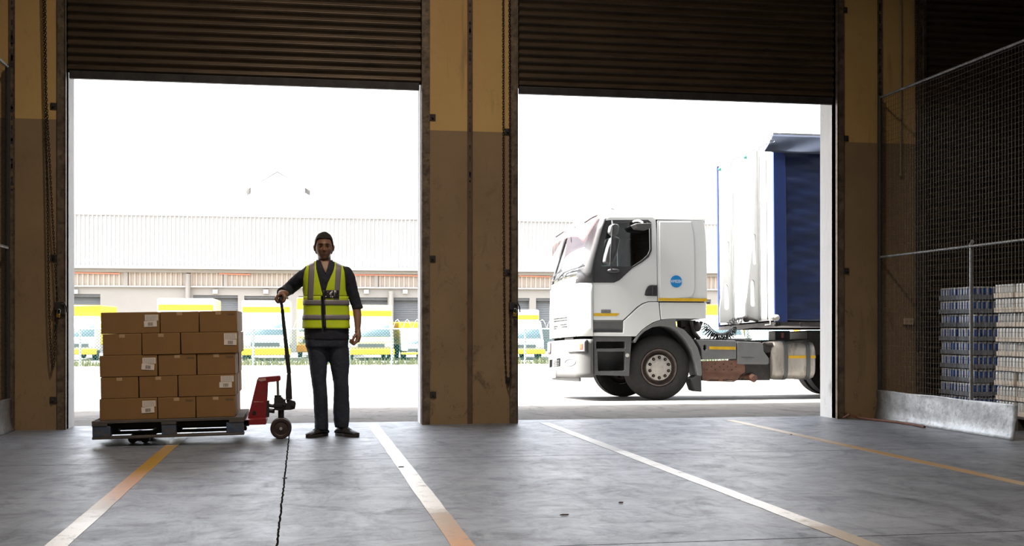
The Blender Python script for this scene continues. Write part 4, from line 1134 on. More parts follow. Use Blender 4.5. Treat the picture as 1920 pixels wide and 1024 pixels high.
patch(zB_ + .004, zC, 0, .15, name='windscreen_pillar', m='black', nt=12, th=.03); patch(zB_ + .004, zC, .85, 1, name='windscreen_pillar', m='black', nt=12, th=.03)
ws = patch(lambda t: zw(t) + .006, zC - .03, .15, .85, out=-.012, name='windscreen', m='wglass', nz=10, nt=30, th=.006)
mb = MB()
def roofring(z, inset):
    pts = []
    for t in [i / 30 for i in range(31)]:
        q = plan(t, min(z, zD)); q.z = z
        q.x += inset * (1 if .12 < t < .88 else math.sin(min(t, 1 - t) / .12 * PI / 2)); q.y += inset * (1 - abs(2 * t - 1)) * 0 + (inset if q.y < YM_ else -inset) * max(0, 1 - min(t, 1 - t) / .12) ** .5
        pts.append(q)
    pts += [Vector((xb - inset, YT2 - inset, z)), Vector((xb - inset, YM_, z)), Vector((xb - inset, YT + inset, z))]
    return pts
mb.loft([roofring(zC + .003, 0), roofring(zC + .055, .003), roofring(zD - .03, .012), roofring(zD + .005, .045), roofring(zD + .03, .14)])
roof = obj('cab_roof', mb, 'white', tk, angle=60)
mb = MB().box(xb - .03, xb, YT + .02, YT2 - .02, zq(598), zC); obj('cab_rear_wall', mb, 'white', tk, bevel=.008)
mb = MB().box(XF(.9) + .2, xb - .04, YT + .12, YT2 - .12, zq(590), zq(583)); obj('cab_floor', mb, 'trimgrey', tk)
# cabin furniture seen through the glass
for yy in (YT + .55, YT2 - .55):
    mb = MB().obox((5.15, yy, 1.55), (.50, .50, .16)).obox((5.42, yy, 1.92), (.14, .48, .72), Matrix.Rotation(.12, 3, 'Y')).obox((5.48, yy, 2.36), (.10, .26, .20)).box(4.98, 5.32, yy - .2, yy + .2, 1.22, 1.47)
    obj('seat', mb, 'seat', tk, bevel=.03)
mb = MB().prism([(4.28, 1.3), (4.75, 1.3), (4.70, 1.70), (4.55, 1.80), (4.32, 1.78)], YT + .12, YT2 - .12, 'y'); obj('dashboard', mb, 'trimgrey', tk, bevel=.02)
sw = [Vector((4.80 + .07 * math.sin(a), YT2 - .55 + .20 * math.cos(a), 1.83 + .19 * math.sin(a))) for a in [k * PI / 10 for k in range(20)]]
mb = MB().tube(sw, .014, 8, closed=True).cyl((4.80, YT2 - .55, 1.83), (4.66, YT2 - .55, 1.70), .03).cyl((4.80, YT2 - .75, 1.83), (4.80, YT2 - .35, 1.83), .012); obj('steering_wheel', mb, 'black', tk)
mb = MB().box(5.62, 5.66, YT + .06, YT2 - .06, 1.25, 2.55).box(4.6, xb - .05, YT + .08, YT2 - .08, zC - .06, zC - .04); obj('cabin_lining', mb, 'seat', tk)
# --- front panel details
def on_front(pts, out, name, m, parent, depth=.006, **kw):
    """pts in (Y, z) on the curved cab front"""
    mb = MB(); vs = []
    for (Y, z) in pts:
        k = (Y - (YT + .2)) / (YT2 - YT - .4); t = .12 + k * .76
        vs.append(plan(t, z, out))
    n = len(vs); back = [v + Vector((depth, 0, 0)) for v in vs]
    mb.add(vs + back, [tuple(range(n))] + [tuple(range(2 * n - 1, n - 1, -1))] + [(i, (i + 1) % n, n + (i + 1) % n, n + i) for i in range(n)])
    return mb
def FY(x, y): q = PX(x, y, 4.125); return (q.y, q.z)
mb = MB()
for (xa, xc, ya, yb) in [(1038, 1064.5, 592.8, 595.0), (1038, 1064.5, 597.2, 599.4), (1038, 1048, 607.2, 609.2), (1038, 1045, 611.2, 613), (1051, 1064.5, 605.4, 607.6), (1054, 1064.5, 609.6, 611.8)]:
    n = int((xc - xa) / 2.3)
    for k in range(n):
        a = xa + k * 2.3
        q = on_front([FY(a, yb + .4), FY(a + 1.8, yb), FY(a + 2.1, ya - .2), FY(a + .3, ya)], .013, '', '', None)
        mb.add(q.v, q.f)
obj('grille_slot_shade', mb, 'shadeblack', fp)  # raised black pieces, slot shade painted on a closed panel
for s_ in (0, 1):
    ya, yb = (YT + .24, YM_ - .05) if s_ == 0 else (YM_ + .05, YT2 - .24)
rim = [FY(1036, 591), FY(1052, 588), FY(1079, 584.5), FY(1080, 598), FY(1070, 609), FY(1058, 613.5), FY(1034, 613)]
mb = MB()
for i in range(len(rim)):
    a, b_ = rim[i], rim[(i + 1) % len(rim)]
    def PP(q): k = (q[0] - (YT + .2)) / (YT2 - YT - .4); return plan(max(.0, min(1, .12 + k * .76)), q[1], .012)
    mb.tube([PP(a), PP(b_)], .003, 6)
obj('grille_groove', mb, 'bumper', fp)
# light blue drop emblem on the near corner
e0 = PX(1069.5, 560, 4.14)
k = (e0.y - (YT + .2)) / (YT2 - YT - .4); te = max(.02, .12 + k * .76)
ve = []
for a in range(24):
    an = 2 * PI * a / 24; rr_ = .055
    yy = math.cos(an) * rr_; zz = math.sin(an) * rr_ - .04
    if math.sin(an) > .3: yy *= .6; zz += .07 * math.sin(an)
    ve.append((e0.y + yy * 1.3, e0.z + zz))
q = on_front(ve, .0125, '', '', None, .003); obj('drop_emblem', MB().add(q.v, q.f), mat('pale_blue_emblem', (.38, .62, .78), .4, var=.05), fp, label='pale blue drop shaped emblem')
# shut lines on the front
mb = MB(); l0 = [plan(.122, z, .011) for z in [lerp(zA, zB_, i / 8) for i in range(9)]]; mb.tube(l0, .003, 6); l1 = [plan(t, zA + .25 - .0, .012) for t in (.5, .51)]
obj('shut_line', mb, 'black', fp)
# wipers
for (pts) in ([(1036, 516), (1044, 509), (1055, 504)], [(1056, 515), (1058, 508), (1072, 504), (1097, 499.5)], [(1036, 522), (1048, 520)]):
    q = [PX(a, c, 4.13 + (530 - c) * .0022) for a, c in pts]
    mb = MB().tube(q, .010, 6).tube([q[0] + Vector((0, .03, -.01)), q[-1] + Vector((-.01, .02, .02))], .007, 6); obj('wiper', mb, 'black', tk)
# --- visor: smoked shell raised in front of the roof
mb = MB(); rows_ = []
for i in range(13):
    t = i / 12; row = []
    for j in range(33):
        k = j / 32; Y = lerp(YT + .04, YT2 - .04, k); e = abs(2 * k - 1)
        X = lerp(4.60, 4.16 + .10 * e ** 3, t); Z = lerp(zD + .07, 2.41, t ** 1.35) - .05 * e ** 3 * t - .10 * e ** 8
        row.append(Vector((X, Y, Z)))
    rows_.append(row)
mb.loft(rows_, False, 0, True, False)
vz = obj('sun_visor', mb, 'visor', tk, label='smoked brown sun visor'); vz.modifiers.new('s', 'SOLIDIFY').thickness = .008
mb = MB()
for k in (.06, .35, .65, .94):
    Y = lerp(YT, YT2, k); mb.tube([(4.60, Y, zD - .02), (4.42, Y, 2.66), (4.30, Y, 2.58)], .012, 8)
obj('visor_bracket', mb, 'black', vz)
mb = MB().ball((P(1150, 394.5, YT + .3).x, YT + .35, zD + .045), (.07, .05, .035), 14); obj('roof_lamp', mb, 'black', roof)
# --- mirrors
q1, q2 = P(1150, 414, YT - .02), P(1150.5, 510, YT - .02)
yo = YT - .26
mb = MB().tube([q1, P(1151, 424, yo), P(1149, 450, yo), P(1147, 475, yo), P(1146, 497, yo), P(1149, 507, YT - .06)], .011, 8)
mb.ball(P(1152, 508, YT - .02), (.10, .03, .035), 12)
ma = obj('mirror_arm', mb, 'black', tk)
def mirror(pts, name, m, dep=.08):
    mb = MB().prism(poly(pts, yo), yo, yo + dep, 'y'); return obj(name, mb, m, ma, bevel=.02)
mirror([(1136, 492), (1138, 480), (1143, 462), (1149, 446), (1157, 444), (1165, 447), (1165, 452), (1159, 478), (1152, 494), (1145, 495)], 'mirror_housing', 'trimgrey', .16)
mirror([(1145, 436), (1147, 424), (1152, 420), (1160, 420.5), (1164, 423), (1163, 434), (1160, 441), (1152, 443)], 'mirror_housing', 'trimgrey', .14)
mb = MB().prism(poly([(1156, 448), (1163, 450), (1157, 476), (1151, 489), (1151, 480), (1157, 468)], yo - .002), yo - .004, yo, 'y'); obj('mirror_glass', mb, 'black', ma)
mb = MB().prism(poly([(1188, 422), (1193, 420.5), (1221, 420), (1221, 429), (1214, 431.5), (1194, 430)], YT - .18), YT - .28, YT - .06, 'y'); km = obj('kerb_mirror', mb, 'bumper', tk, bevel=.012)
mb = MB().tube([P(1190, 416, YT - .01), P(1200, 414, YT - .10), P(1207, 417, YT - .14), P(1207, 424, YT - .16)], .020, 10).ball(P(1206, 424, YT - .22), (.035, .03, .02)); obj('mirror_bracket', mb, 'chrome', km)
# --- bumper, lights, steps
bz0, bz1 = P(1060, 706, 18.4).z, P(1060, 636, 18.4).z
bm_ = patch(bz0, bz1, 0, 1, out=.005, name='bumper', m='bumper', nz=8, nt=60, th=.03)
mb = MB()
for z in (bz0 + .02, bz1 - .05):
    rr = [plan(t / 40, z, -.02) for t in range(41)]
    mb.loft([rr, [p_ + Vector((.25, 0, -.0)) if 4 < i < 36 else p_ + Vector((.1, 0, 0)) for i, p_ in enumerate(rr)]], False, 0, True, False)
obj('bumper_shelf', mb, 'trimgrey', bm_)
patch(bz0 - .06, bz0 + .004, .1, .9, out=-.05, name='lower_valance', m='bumper', parent=bm_, nt=30)
patch(bz1 + .002, zA - .004, .0, 1, out=-.08, name='radiator_gap_shade', m='shadeblack', nt=40)  # black sheet painting the shade behind the gap
mb = MB()
for k in range(5):
    z = lerp(bz1 + .01, zA - .01, k / 4); mb.tube([plan(t, z, -.055) for t in (.25, .35, .45)], .006, 6)
obj('radiator_slats', mb, 'bumper', tk)
for (t0, t1) in ((.03, .235), (.765, .97)):
    hb = patch(lambda t: P(1090, 661.5, 17.9).z, lambda t: P(1090, 637.5, 17.9).z, t0, t1, out=.024, name='headlight_frame', m='black', th=.02, parent=bm_, nt=20)
    ta, tb_ = (t0 + .012, t1 - .01)
    hl = patch(P(1090, 659.3, 17.9).z, P(1090, 639.5, 17.9).z, ta, tb_, out=.036, name='headlight', m='lamp', th=.012, parent=hb, nt=20)
    ra = (t0 + .022, t0 + .040) if t0 < .5 else (t1 - .040, t1 - .022)
    patch(P(1090, 656, 17.9).z, P(1090, 644, 17.9).z, *ra, out=.045, name='indicator', m='lampred', th=.004, parent=hl, nt=8)
for pts, m, nm, out in (([FY(1031, 669.5), FY(1053.5, 669), FY(1053.5, 683.5), FY(1031, 683)], 'shadeblack', 'bumper_vent_shade', .029), ([FY(1031, 689), FY(1046.5, 689), FY(1046.5, 704), FY(1031, 703.5)], 'plate', 'number_plate', .032)):  # vent is a black plate carrying the shade of an opening
    q = on_front(pts, out, '', '', None, .006); o = obj(nm, MB().add(q.v, q.f), m, bm_)
    if nm == 'bumper_vent_shade':
        mb = MB()
        for k in range(4):
            y = 672 + k * 3; q = on_front([FY(1040, y), FY(1053, y), FY(1053, y + 1), FY(1040, y + 1)], out + .004, '', '', None, .003); mb.add(q.v, q.f)
        obj('vent_slats', mb, 'bumper', o)
gl = [FY(1069 + 9 * math.cos(a) * .85, 679 + 6.5 * math.sin(a)) for a in [k * PI / 8 for k in range(16)]]
def pf(q, out): 
    k = (q[0] - (YT + .2)) / (YT2 - YT - .4); return plan(max(.03, .12 + k * .76), q[1], out)
obj('tow_hook_cover', MB().tube([pf(q, .021) for q in gl], .005, 6, closed=True), 'trimgrey', bm_)
so = tp([(1114.5, 632), (1186, 632), (1184, 655), (1182, 680), (1180.5, 706), (1114.5, 704)])
h1 = tp([(1119, 641), (1173, 641), (1173, 654), (1119, 655)]); h2 = tp([(1121, 660), (1173, 660), (1172, 696), (1122, 697)])
mb = MB(); both(mb, so, YT + .01, YT + .10, [h1, h2]); both(mb, so, YT + .38, YT + .40); sp = obj('step_panel', mb, 'trimgrey', tk, bevel=.008)
for (ya, yb) in ((655, 659), (697, 701)):
    mb = MB(); both(mb, tp([(1118, ya), (1175, ya), (1175, yb), (1118, yb)]), YT + .02, YT + .38)
    for k in range(10): both(mb, tp([(1122 + k * 5, ya - .8), (1125 + k * 5, ya - .8), (1125 + k * 5, ya), (1122 + k * 5, ya)]), YT + .02, YT + .30)
    obj('step_tread', mb, 'grey', sp)
mb = MB().cyl(P(1177, 667, YT), P(1177, 667, YT + .02), .03, 14); obj('step_lock', mb, 'hub', sp)
# --- wheels
def wheel(parent, cx, yout, cz, sgn, R=.505, W=.30, dual=False, hub=True):
    """yout: outer face; sgn -1 when the outer face looks towards -Y"""
    def t(r, d): return (r, -sgn * d)
    prof = [t(.290, .03), t(.305, .008), t(.36, -.004), t(.43, .004), t(.475, .022), t(.497, .045), t(R, .065)]
    for k in range(5):
        d = .065 + k * .042; prof += [t(R, d + .030), t(R - .012, d + .033), t(R - .012, d + .039), t(R, d + .042)]
    prof += [t(R, W - .05), t(.49, W - .03), t(.44, W), t(.36, W), t(.29, W - .03)]
    w = obj('wheel', MB().lathe(prof, (cx, yout, cz), 'y', 56), 'rubber', parent, (cx, yout, cz))
    rp = [t(.290, .03), t(.286, .012), t(.270, .012), t(.262, .03), t(.255, .10), t(.215, .13), t(.2, .13), t(.20, .02), t(.196, .008), t(.120, .0), t(.10, -.012), t(0, -.012)] if hub else [t(.290, .03), t(.28, .02), t(.262, .05), t(.22, .14), t(.10, .15), t(.09, .05), t(0, .05)]
    r = obj('rim', MB().lathe(rp[:7] , (cx, yout, cz), 'y', 48), 'rim', w)
    h = obj('hub', MB().lathe(rp[6:], (cx, yout, cz), 'y', 48), 'hub', w)
    mb = MB(); m2 = MB()
    for k in range(10):
        a = 2 * PI * k / 10 + .3; x, z = cx + .158 * math.cos(a), cz + .158 * math.sin(a)
        mb.cyl((x, yout - sgn * .004 + sgn * .012, z), (x, yout - sgn * .02, z), .024, 12)
        m2.cyl((x, yout + sgn * .014, z), (x, yout - sgn * .01, z), .011, 6)
    if hub: n_ = obj('bolt_recess_shade', mb, 'shadeblack', h); obj('wheel_nut', m2, 'rim', n_)  # black discs paint the shade of the bolt recesses
    return w
WX = 5.449; WZ = GZ + .507
wheel(tk, WX, YT + .05, WZ, -1); wheel(tk, WX - .02, YT2 - .05, WZ, 1)
RX = 9.15
for s_, yo_ in ((-1, YT + .03), (1, YT2 - .03)):
    wheel(tk, RX, yo_, WZ, s_, hub=False); wheel(tk, RX, yo_ - s_ * .34, WZ, s_, hub=False)
# mudguard over the front wheel
go = tp([(1188, 640), (1194, 632.3), (1203.5, 621.8), (1213.5, 613.8), (1226, 606.2), (1241, 601), (1256, 598.6), (1267.5, 598.4), (1270, 613), (1284, 619), (1297, 633), (1309, 652), (1315, 672), (1317, 700), (1316.5, 706)])
gi = tp([(1309, 705), (1305, 682), (1298, 658), (1286, 637), (1272, 622), (1259, 613.8), (1240, 611.5), (1224, 614.5), (1210, 622), (1200, 631), (1192, 644)])
mb = MB(); both(mb, go + gi, YT + .0, YT + .42); mg = obj('mudguard', mb, 'grey', tk, bevel=.006, angle=25)
fo = tp([(1297, 712), (1309, 704.5), (1316, 706), (1316.5, 735.5), (1312, 735.5), (1304, 733)])
mb = MB(); both(mb, fo, YT + .02, YT + .34); obj('mud_flap', mb, 'black', mg, bevel=.003)
# wheel arch lining keeps the opening dark
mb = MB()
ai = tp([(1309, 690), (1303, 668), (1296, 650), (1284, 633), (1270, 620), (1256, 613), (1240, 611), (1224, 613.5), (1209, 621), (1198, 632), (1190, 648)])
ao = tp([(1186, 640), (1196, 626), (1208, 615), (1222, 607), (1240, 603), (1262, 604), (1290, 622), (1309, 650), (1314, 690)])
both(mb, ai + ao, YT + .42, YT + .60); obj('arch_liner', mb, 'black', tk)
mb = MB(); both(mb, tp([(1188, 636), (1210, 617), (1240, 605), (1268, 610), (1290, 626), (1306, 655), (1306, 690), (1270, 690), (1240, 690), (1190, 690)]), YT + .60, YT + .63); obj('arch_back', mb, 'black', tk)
# --- chassis
mb = MB()
for y in (YM_ - .42, YM_ + .42): mb.box(4.6, 10.4, y - .04, y + .04, GZ + .70, GZ + .94)
for x in (5.0, 6.6, 8.2, 9.6): mb.box(x - .05, x + .05, YM_ - .38, YM_ + .38, GZ + .72, GZ + .90)
mb.box(4.3, 5.9, YM_ - .35, YM_ + .35, GZ + .45, GZ + 1.15).cyl((WX, YT + .30, WZ), (WX, YT2 - .30, WZ), .07, 14).cyl((RX, YT + .3, WZ), (RX, YT2 - .3, WZ), .09, 14).ball((RX, YM_, WZ), .24)
obj('chassis', mb, 'steel', tk)
mb = MB(); mb.prism(tp([(1289, 600), (1318, 600), (1316, 636), (1291, 637), (1290, 620)]), YT + .30, YT + .50, 'y', [tp([(1292, 612), (1298, 612), (1298, 616), (1292, 616)])])
mb.tube([P(1296, 602, YT + .25), P(1303, 625, YT + .25), P(1312, 636, YT + .25)], .04, 8).tube([P(1317, 603, YT + .25), P(1309, 620, YT + .25)], .03, 8).ball(P(1306, 612, YT + .28), .09)
obj('cab_mounting', mb, 'steel', tk)
s1 = tp([(1306, 637.5), (1380, 639), (1383, 641), (1383, 674), (1318, 675), (1317, 655), (1311, 644)])
mb = MB().prism(s1, YT + .03, YT + .45, 'y', [tp([(1321, 649), (1324, 646), (1327, 649), (1326, 652), (1327.5, 655), (1324, 659), (1320.5, 655), (1322, 652)])]); sk1 = obj('side_cover', mb, 'grey', tk, bevel=.012)
obj('marker_stripe', MB().prism(tp([(1332, 650.3), (1381.5, 651), (1381.5, 656.6), (1332, 655.8)]), YT + .026, YT + .0295, 'y'), 'yellow', sk1, label='yellow reflective marker stripe')
s2 = tp([(1384.5, 641), (1430, 642.5), (1434, 648), (1435, 660), (1441, 668), (1444.5, 673), (1444.5, 681), (1442, 684.5), (1384.5, 684)])
sk2 = obj('side_cover', MB().prism(s2, YT + .03, YT + .45, 'y'), 'grey', tk, bevel=.014)
obj('cover_crease', MB().prism(tp([(1392, 670.2), (1416, 670.6), (1416, 671.6), (1392, 671.2)]), YT + .024, YT + .0295, 'y'), 'bumper', sk2)
ex = tp([(1318, 678), (1392, 676), (1397, 680), (1399.5, 688), (1399, 699), (1391, 704), (1384, 714), (1378, 717), (1330, 716), (1319, 714)])
hs = [[(c[0] + .010 * math.cos(a), c[1] + .010 * math.sin(a)) for a in [k * PI / 3 for k in range(6)]] for c in [XZ(x, y, YT) for x, y in [(1343, 683.5), (1359, 683.5), (1374, 683), (1390, 682.5), (1336, 688.5), (1351, 688.5), (1367, 688.5), (1382, 688.5), (1328, 694), (1343, 694), (1359, 694), (1374.5, 694)]]]
hs.append(tp([(1331, 713), (1350, 713), (1350, 714.6), (1331, 714.6)])); hs.append(tp([(1357, 713), (1376, 713), (1376, 714.6), (1357, 714.6)]))
ehs = obj('exhaust_shield', MB().prism(ex, YT + .04, YT + .055, 'y', hs).prism(tp([(1319, 700.6), (1394, 700.2), (1394, 701.2), (1319, 701.6)]), YT + .03, YT + .045, 'y'), 'rust', tk)
mb = MB().box(XZ(1320, 0, YT)[0], XZ(1392, 0, YT)[0], YT + .06, YT + .50, zq(716), zq(679)); obj('silencer', mb, 'steel', ehs, bevel=.04)
obj('exhaust_pipe', MB().tube([P(1385, 706, YT + .2), P(1402, 707, YT + .14), P(1410, 708, YT + .08), P(1415, 711, YT + .02)], [.055, .055, .058, .06], 16), 'rust', ehs)
mb = MB().box(XZ(1398, 0, YT)[0], XZ(1450, 0, YT)[0], YT + .12, YT + .5, zq(716), zq(684)).ball(P(1447, 660, YT + .2), (.10, .14, .13)).cyl(P(1438, 652, YT + .1), P(1438, 652, YT + .5), .09)
mb.tube([P(1436, 645, YT + .1), P(1448, 646, YT + .06), P(1452, 655, YT + .1), P(1446, 668, YT + .14)], .03, 8)
obj('air_tank', mb, 'steel', tk, bevel=.01)
# fuel tank with straps
zt0, zt1 = P(1490, 712, YT).z, P(1490, 640.5, YT).z; yc_, zc_ = YT + .33, (zt0 + zt1) / 2; hh = (zt1 - zt0) / 2
xa, xc_ = P(1450, 0, YT).x, P(1533, 0, YT).x
def trg(x, e=0, sc=1):
    out = []
    for k in range(36):
        a = 2 * PI * k / 36; c, s_ = math.cos(a), math.sin(a); q = (abs(c) ** 5 + abs(s_) ** 5) ** (-.2)
        out.append(Vector((x, yc_ + c * q * (.31 * sc + e), zc_ + s_ * q * (hh * sc + e))))
    return out
tank = obj('fuel_tank', MB().loft([trg(xa, 0, .80), trg(xa + .012, 0, .92), trg(xa + .04, 0, .98), trg(xa + .07), trg(xc_ - .07), trg(xc_ - .03, 0, .97), trg(xc_, 0, .85)]), 'alu', tk)
for x in (1475.5, 1517.5):
    xx = P(x, 0, YT).x; obj('tank_strap', MB().loft([trg(xx - .030, .004), trg(xx - .030, .012), trg(xx + .030, .012), trg(xx + .030, .004)]), 'trimgrey', tank)
for a, c in ((1479.8, 1513), (1521.5, 1531)):
    obj('marker_stripe', MB().prism([(P(a, 0, YT).x, P(0, 680, YT).z), (P(c, 0, YT).x, P(0, 680, YT).z), (P(c, 0, YT).x, P(0, 674, YT).z), (P(a, 0, YT).x, P(0, 674, YT).z)], YT + .0125, YT + .0185, 'y'), 'yellow', tank, label='yellow reflective marker stripe')
# rear mudguards, deck and box on the chassis
for y0, y1 in ((YT + .03, YT + .62), (YT2 - .62, YT2 - .03)):
    pts = [(RX + .60 * math.cos(a), WZ + .58 * math.sin(a)) for a in [lerp(.35, PI - .2, k / 16) for k in range(17)]]
    pin = [(RX + .57 * math.cos(a), WZ + .55 * math.sin(a)) for a in [lerp(PI - .2, .35, k / 16) for k in range(17)]]
    obj('rear_mudguard', MB().prism(pts + pin, y0, y1, 'y'), 'black', tk)
mb = MB().box(xb + .02, 7.2, YM_ - .55, YM_ + .55, GZ + .945, GZ + .965); obj('deck_plate', mb, 'galv', tk)
mb = MB().box(8.2, 9.6, YM_ - .45, YM_ + .45, GZ + .95, GZ + 1.10); obj('fifth_wheel', mb, 'steel', tk, bevel=.02)
pb = P(1460, 632, YM_); mb = MB().box(pb.x - .13, pb.x + .13, YM_ - .2, YM_ + .1, GZ + .945, GZ + 1.10)
bx = obj('equipment_box', mb, 'bumper', tk, bevel=.01)
obj('box_mark', MB().box(pb.x - .025, pb.x + .02, YM_ - .203, YM_ - .2005, GZ + .98, GZ + 1.07), 'lampred', bx)
# coiled air lines between cab and trailer
def coil(pts, R_, r, turns, name):
    pts = [Vector(p) for p in pts]
    def at(t):
        t = t * (len(pts) - 1); i = min(int(t), len(pts) - 2); f_ = t - i
        p0, p1, p2, p3 = pts[max(i - 1, 0)], pts[i], pts[i + 1], pts[min(i + 2, len(pts) - 1)]
        return .5 * ((2 * p1) + (p2 - p0) * f_ + (2 * p0 - 5 * p1 + 4 * p2 - p3) * f_ ** 2 + (3 * p1 - p0 - 3 * p2 + p3) * f_ ** 3)
    n = turns * 10; out = []
    for i in range(n + 1):
        t = i / n; c = at(t); d = (at(min(1, t + .01)) - at(max(0, t - .01))).normalized()
        u = d.cross(Vector((0, 1, 0))).normalized(); w = d.cross(u); a = 2 * PI * turns * t; k = min(1, t * 8, (1 - t) * 8)
        out.append(c + (u * math.cos(a) + w * math.sin(a)) * R_ * k)
    return obj(name, MB().tube(out, r, 5), 'black', tk)
yl = YT + .55
coil([P(1321, 604, yl), P(1326, 612, yl), P(1334, 621, yl), P(1345, 628, yl), P(1356, 629.5, yl), P(1367, 626, yl), P(1376, 618, yl), P(1381, 612, yl - .1)], .050, .008, 26, 'air_line')
coil([P(1318, 610, yl + .15), P(1330, 624, yl + .15), P(1350, 633, yl + .15), P(1370, 628, yl + .15), P(1380, 616, yl + .1)], .060, .007, 17, 'air_line')
coil([P(1370, 611, yl - .1), P(1374, 603, yl - .1), P(1382, 599, yl - .1), P(1392, 602, yl - .05)], .045, .006, 6, 'air_line')
rollfix(tk)
# ================================================================ TRAILER
XT = 7.29; XE = 20.8; ty0, ty1 = 17.65, 20.17
zt = P(1465, 249, ty0).z; zb = P(1465, 605, ty0).z
tl = thing('trailer', (XT, (ty0 + ty1) / 2, gz(18)), 'white fronted trailer with blue side curtain parked behind the tractor unit', 'trailer')
mb = MB().box(XT, XT + .06, ty0 + .04, ty1 - .03, zb + .03, zt - .11); fw = obj('front_wall', mb, 'white2', tl)
for (yy) in (19.52, 18.31):
    t0_, b0_ = zt - .16, zb + .05
    out = [(XT, t0_), (XT - .035, t0_), (XT - .10, lerp(b0_, t0_, .5)), (XT - .235, b0_ + .25), (XT - .235, b0_), (XT, b0_)]
    def slot(xc, z0, z1, w): return [(xc - w + .0, z0 + w), (xc - w * .7, z0 + .3 * w), (xc, z0), (xc + w * .7, z0 + .3 * w), (xc + w, z0 + w), (xc + w * .8, z1 - w), (xc, z1), (xc - w * .8, z1 - w)]
    hl_ = [slot(XT - .115, b0_ + .22, b0_ + .66, .040), slot(XT - .080, b0_ + .90, b0_ + 1.40, .026)]
    obj('bulkhead_rib', MB().prism(out, yy - .03, yy + .03, 'y', hl_), 'ribshade', fw, bevel=.004)
mb = MB()
for yy in (19.44, 18.24, ty0 + .30): mb.box(XT - .010, XT, yy - .012, yy + .012, zb + .05, zt - .14)
obj('wall_seam', mb, 'bumper', fw)
mb = MB()
for (x, y) in ((1354, 309), (1402, 290)): mb.ball(PX(x, y, XT - .02), .035, 10)
obj('marker_lamp', mb, 'fgreen', fw)
mb = MB().box(XT - .004, XT + .20, ty0, ty0 + .05, zb, zt - .28); obj('corner_post', mb, 'bluelt', tl, bevel=.008)
mb = MB().box(XT - .03, XT + .05, ty1 - .03, ty1 + .01, zb, zt - .12); obj('far_corner_post', mb, 'bluelt', tl)
# wrinkled curtain
mb = MB(); rows_ = []; nx, nz = 150, 60
for i in range(nz + 1):
    z = lerp(zb + .02, zt - .25, i / nz); row = []
    for j in range(nx + 1):
        x = lerp(XT + .19, XE, (j / nx) ** 1.6); dx = x - XT
        w = .012 * math.sin(z * 23 - dx * 5.5 + 1.5 * math.sin(dx * 3)) * math.exp(-dx * .7) + .010 * math.sin(z * 9 + dx * 2.3) + .006 * math.sin(z * 41 + dx * 9) + .008 * math.sin(dx * 7.0)
        row.append(Vector((x, ty0 + .02 + w, z)))
    rows_.append(row)
mb.loft(rows_, False, 0, True, False); cu = obj('side_curtain', mb, 'blue', tl); cu.modifiers.new('s', 'SOLIDIFY').thickness = .006
# roof flap and rail
mb = MB(); rows_ = []
for i in range(9):
    t = i / 8; row = []
    for j in range(81):
        x = lerp(XT - .16 * t - .02, XE, (j / 80) ** 1.5); z = lerp(zt - .02, zt - .30 + .02 * math.sin(x * 2.2), t)
        row.append(Vector((x, ty0 - .03 - .05 * t - .018 * math.sin(x * 6 + t * 5) * t, z)))
    rows_.append(row)
mb.loft(rows_, False, 0, True, False); fl = obj('roof_flap', mb, 'greyblue', tl); fl.modifiers.new('s', 'SOLIDIFY').thickness = .008
rg = P(1453, 264, ty0 - .10); mb = MB().tube([rg + Vector((.045 * math.cos(a), 0, .025 * math.sin(a))) for a in [k * PI / 8 for k in range(16)]], .008, 6, closed=True); obj('tie_ring', mb, 'chrome', fl)
mb = MB().box(XT - .02, XE, ty0 - .03, ty0 + .05, zt - .03, zt + .01).box(XT - .02, XT + .06, ty0 + .05, ty1, zt - .12, zt + .0); obj('roof_rail', mb, 'galv', tl, bevel=.006)
obj('roof', MB().box(XT, XE, ty0 + .05, ty1, zt - .02, zt), 'white2', tl)
obj('rear_doors', MB().box(XE - .06, XE, ty0 + .03, ty1, zb, zt - .03), 'white2', tl)
obj('far_curtain', MB().box(XT + .06, XE - .07, ty1 - .02, ty1, zb, zt - .12), 'blue', tl)
mb = MB().box(XT, XE, ty0 + .0, ty0 + .06, zb - .055, zb).box(XT, XE, ty1 - .06, ty1, zb - .055, zb).box(XT - .02, XT + .08, ty0, ty1, zb - .06, zb).box(XT + .1, XE, ty0 + .07, ty1 - .07, zb - .02, zb + .02)
for y in (YM_ - .45, YM_ + .45): mb.box(XT + 3.2, XE, y - .06, y + .06, zb - .30, zb - .06)
obj('floor_frame', mb, 'steel', tl)
q = [PX(1375, 596.5, XT - .12), PX(1400, 594, XT - .30), PX(1422, 601, XT - .05)]
mb = MB().tube(q, .022, 8).ball(PX(1401, 597, XT - .28), .06).tube([PX(1352, 595, XT - .1), PX(1368, 601, XT - .1), PX(1388, 604, XT - .05)], .012, 6)
obj('coupling_bracket', mb, 'steel', tl)
mb = MB().ball(P(1456, 597, ty0 - .03), (.07, .04, .055)).tube([P(1452, 596, ty0 - .05), P(1446, 599, ty0 - .08), P(1446, 610, ty0 - .08), P(1436, 611, ty0 - .08)], .011, 8)
obj('winding_crank', mb, 'hub', tl)
for x in (1458, 1504.5):
    c_ = P(x, 609, ty0); obj('curtain_buckle', MB().tube([c_ + Vector((.03 * math.cos(a), 0, .03 * math.sin(a))) for a in [k * PI / 6 for k in range(12)]], .008, 6, closed=True), 'steel', tl)
for y in (YM_ - .85, YM_ + .85):
    obj('landing_leg', MB().box(10.6, 10.75, y - .06, y + .06, GZ + .15, zb - .05).box(10.5, 10.85, y - .12, y + .12, GZ + .12, GZ + .15), 'steel', tl)
for x in (15.6, 16.9, 18.2):
    for s_, yo_ in ((-1, ty0 + .03), (1, ty1 - .03)): wheel(tl, x, yo_, GZ + .507, s_, hub=False)
mb = MB()
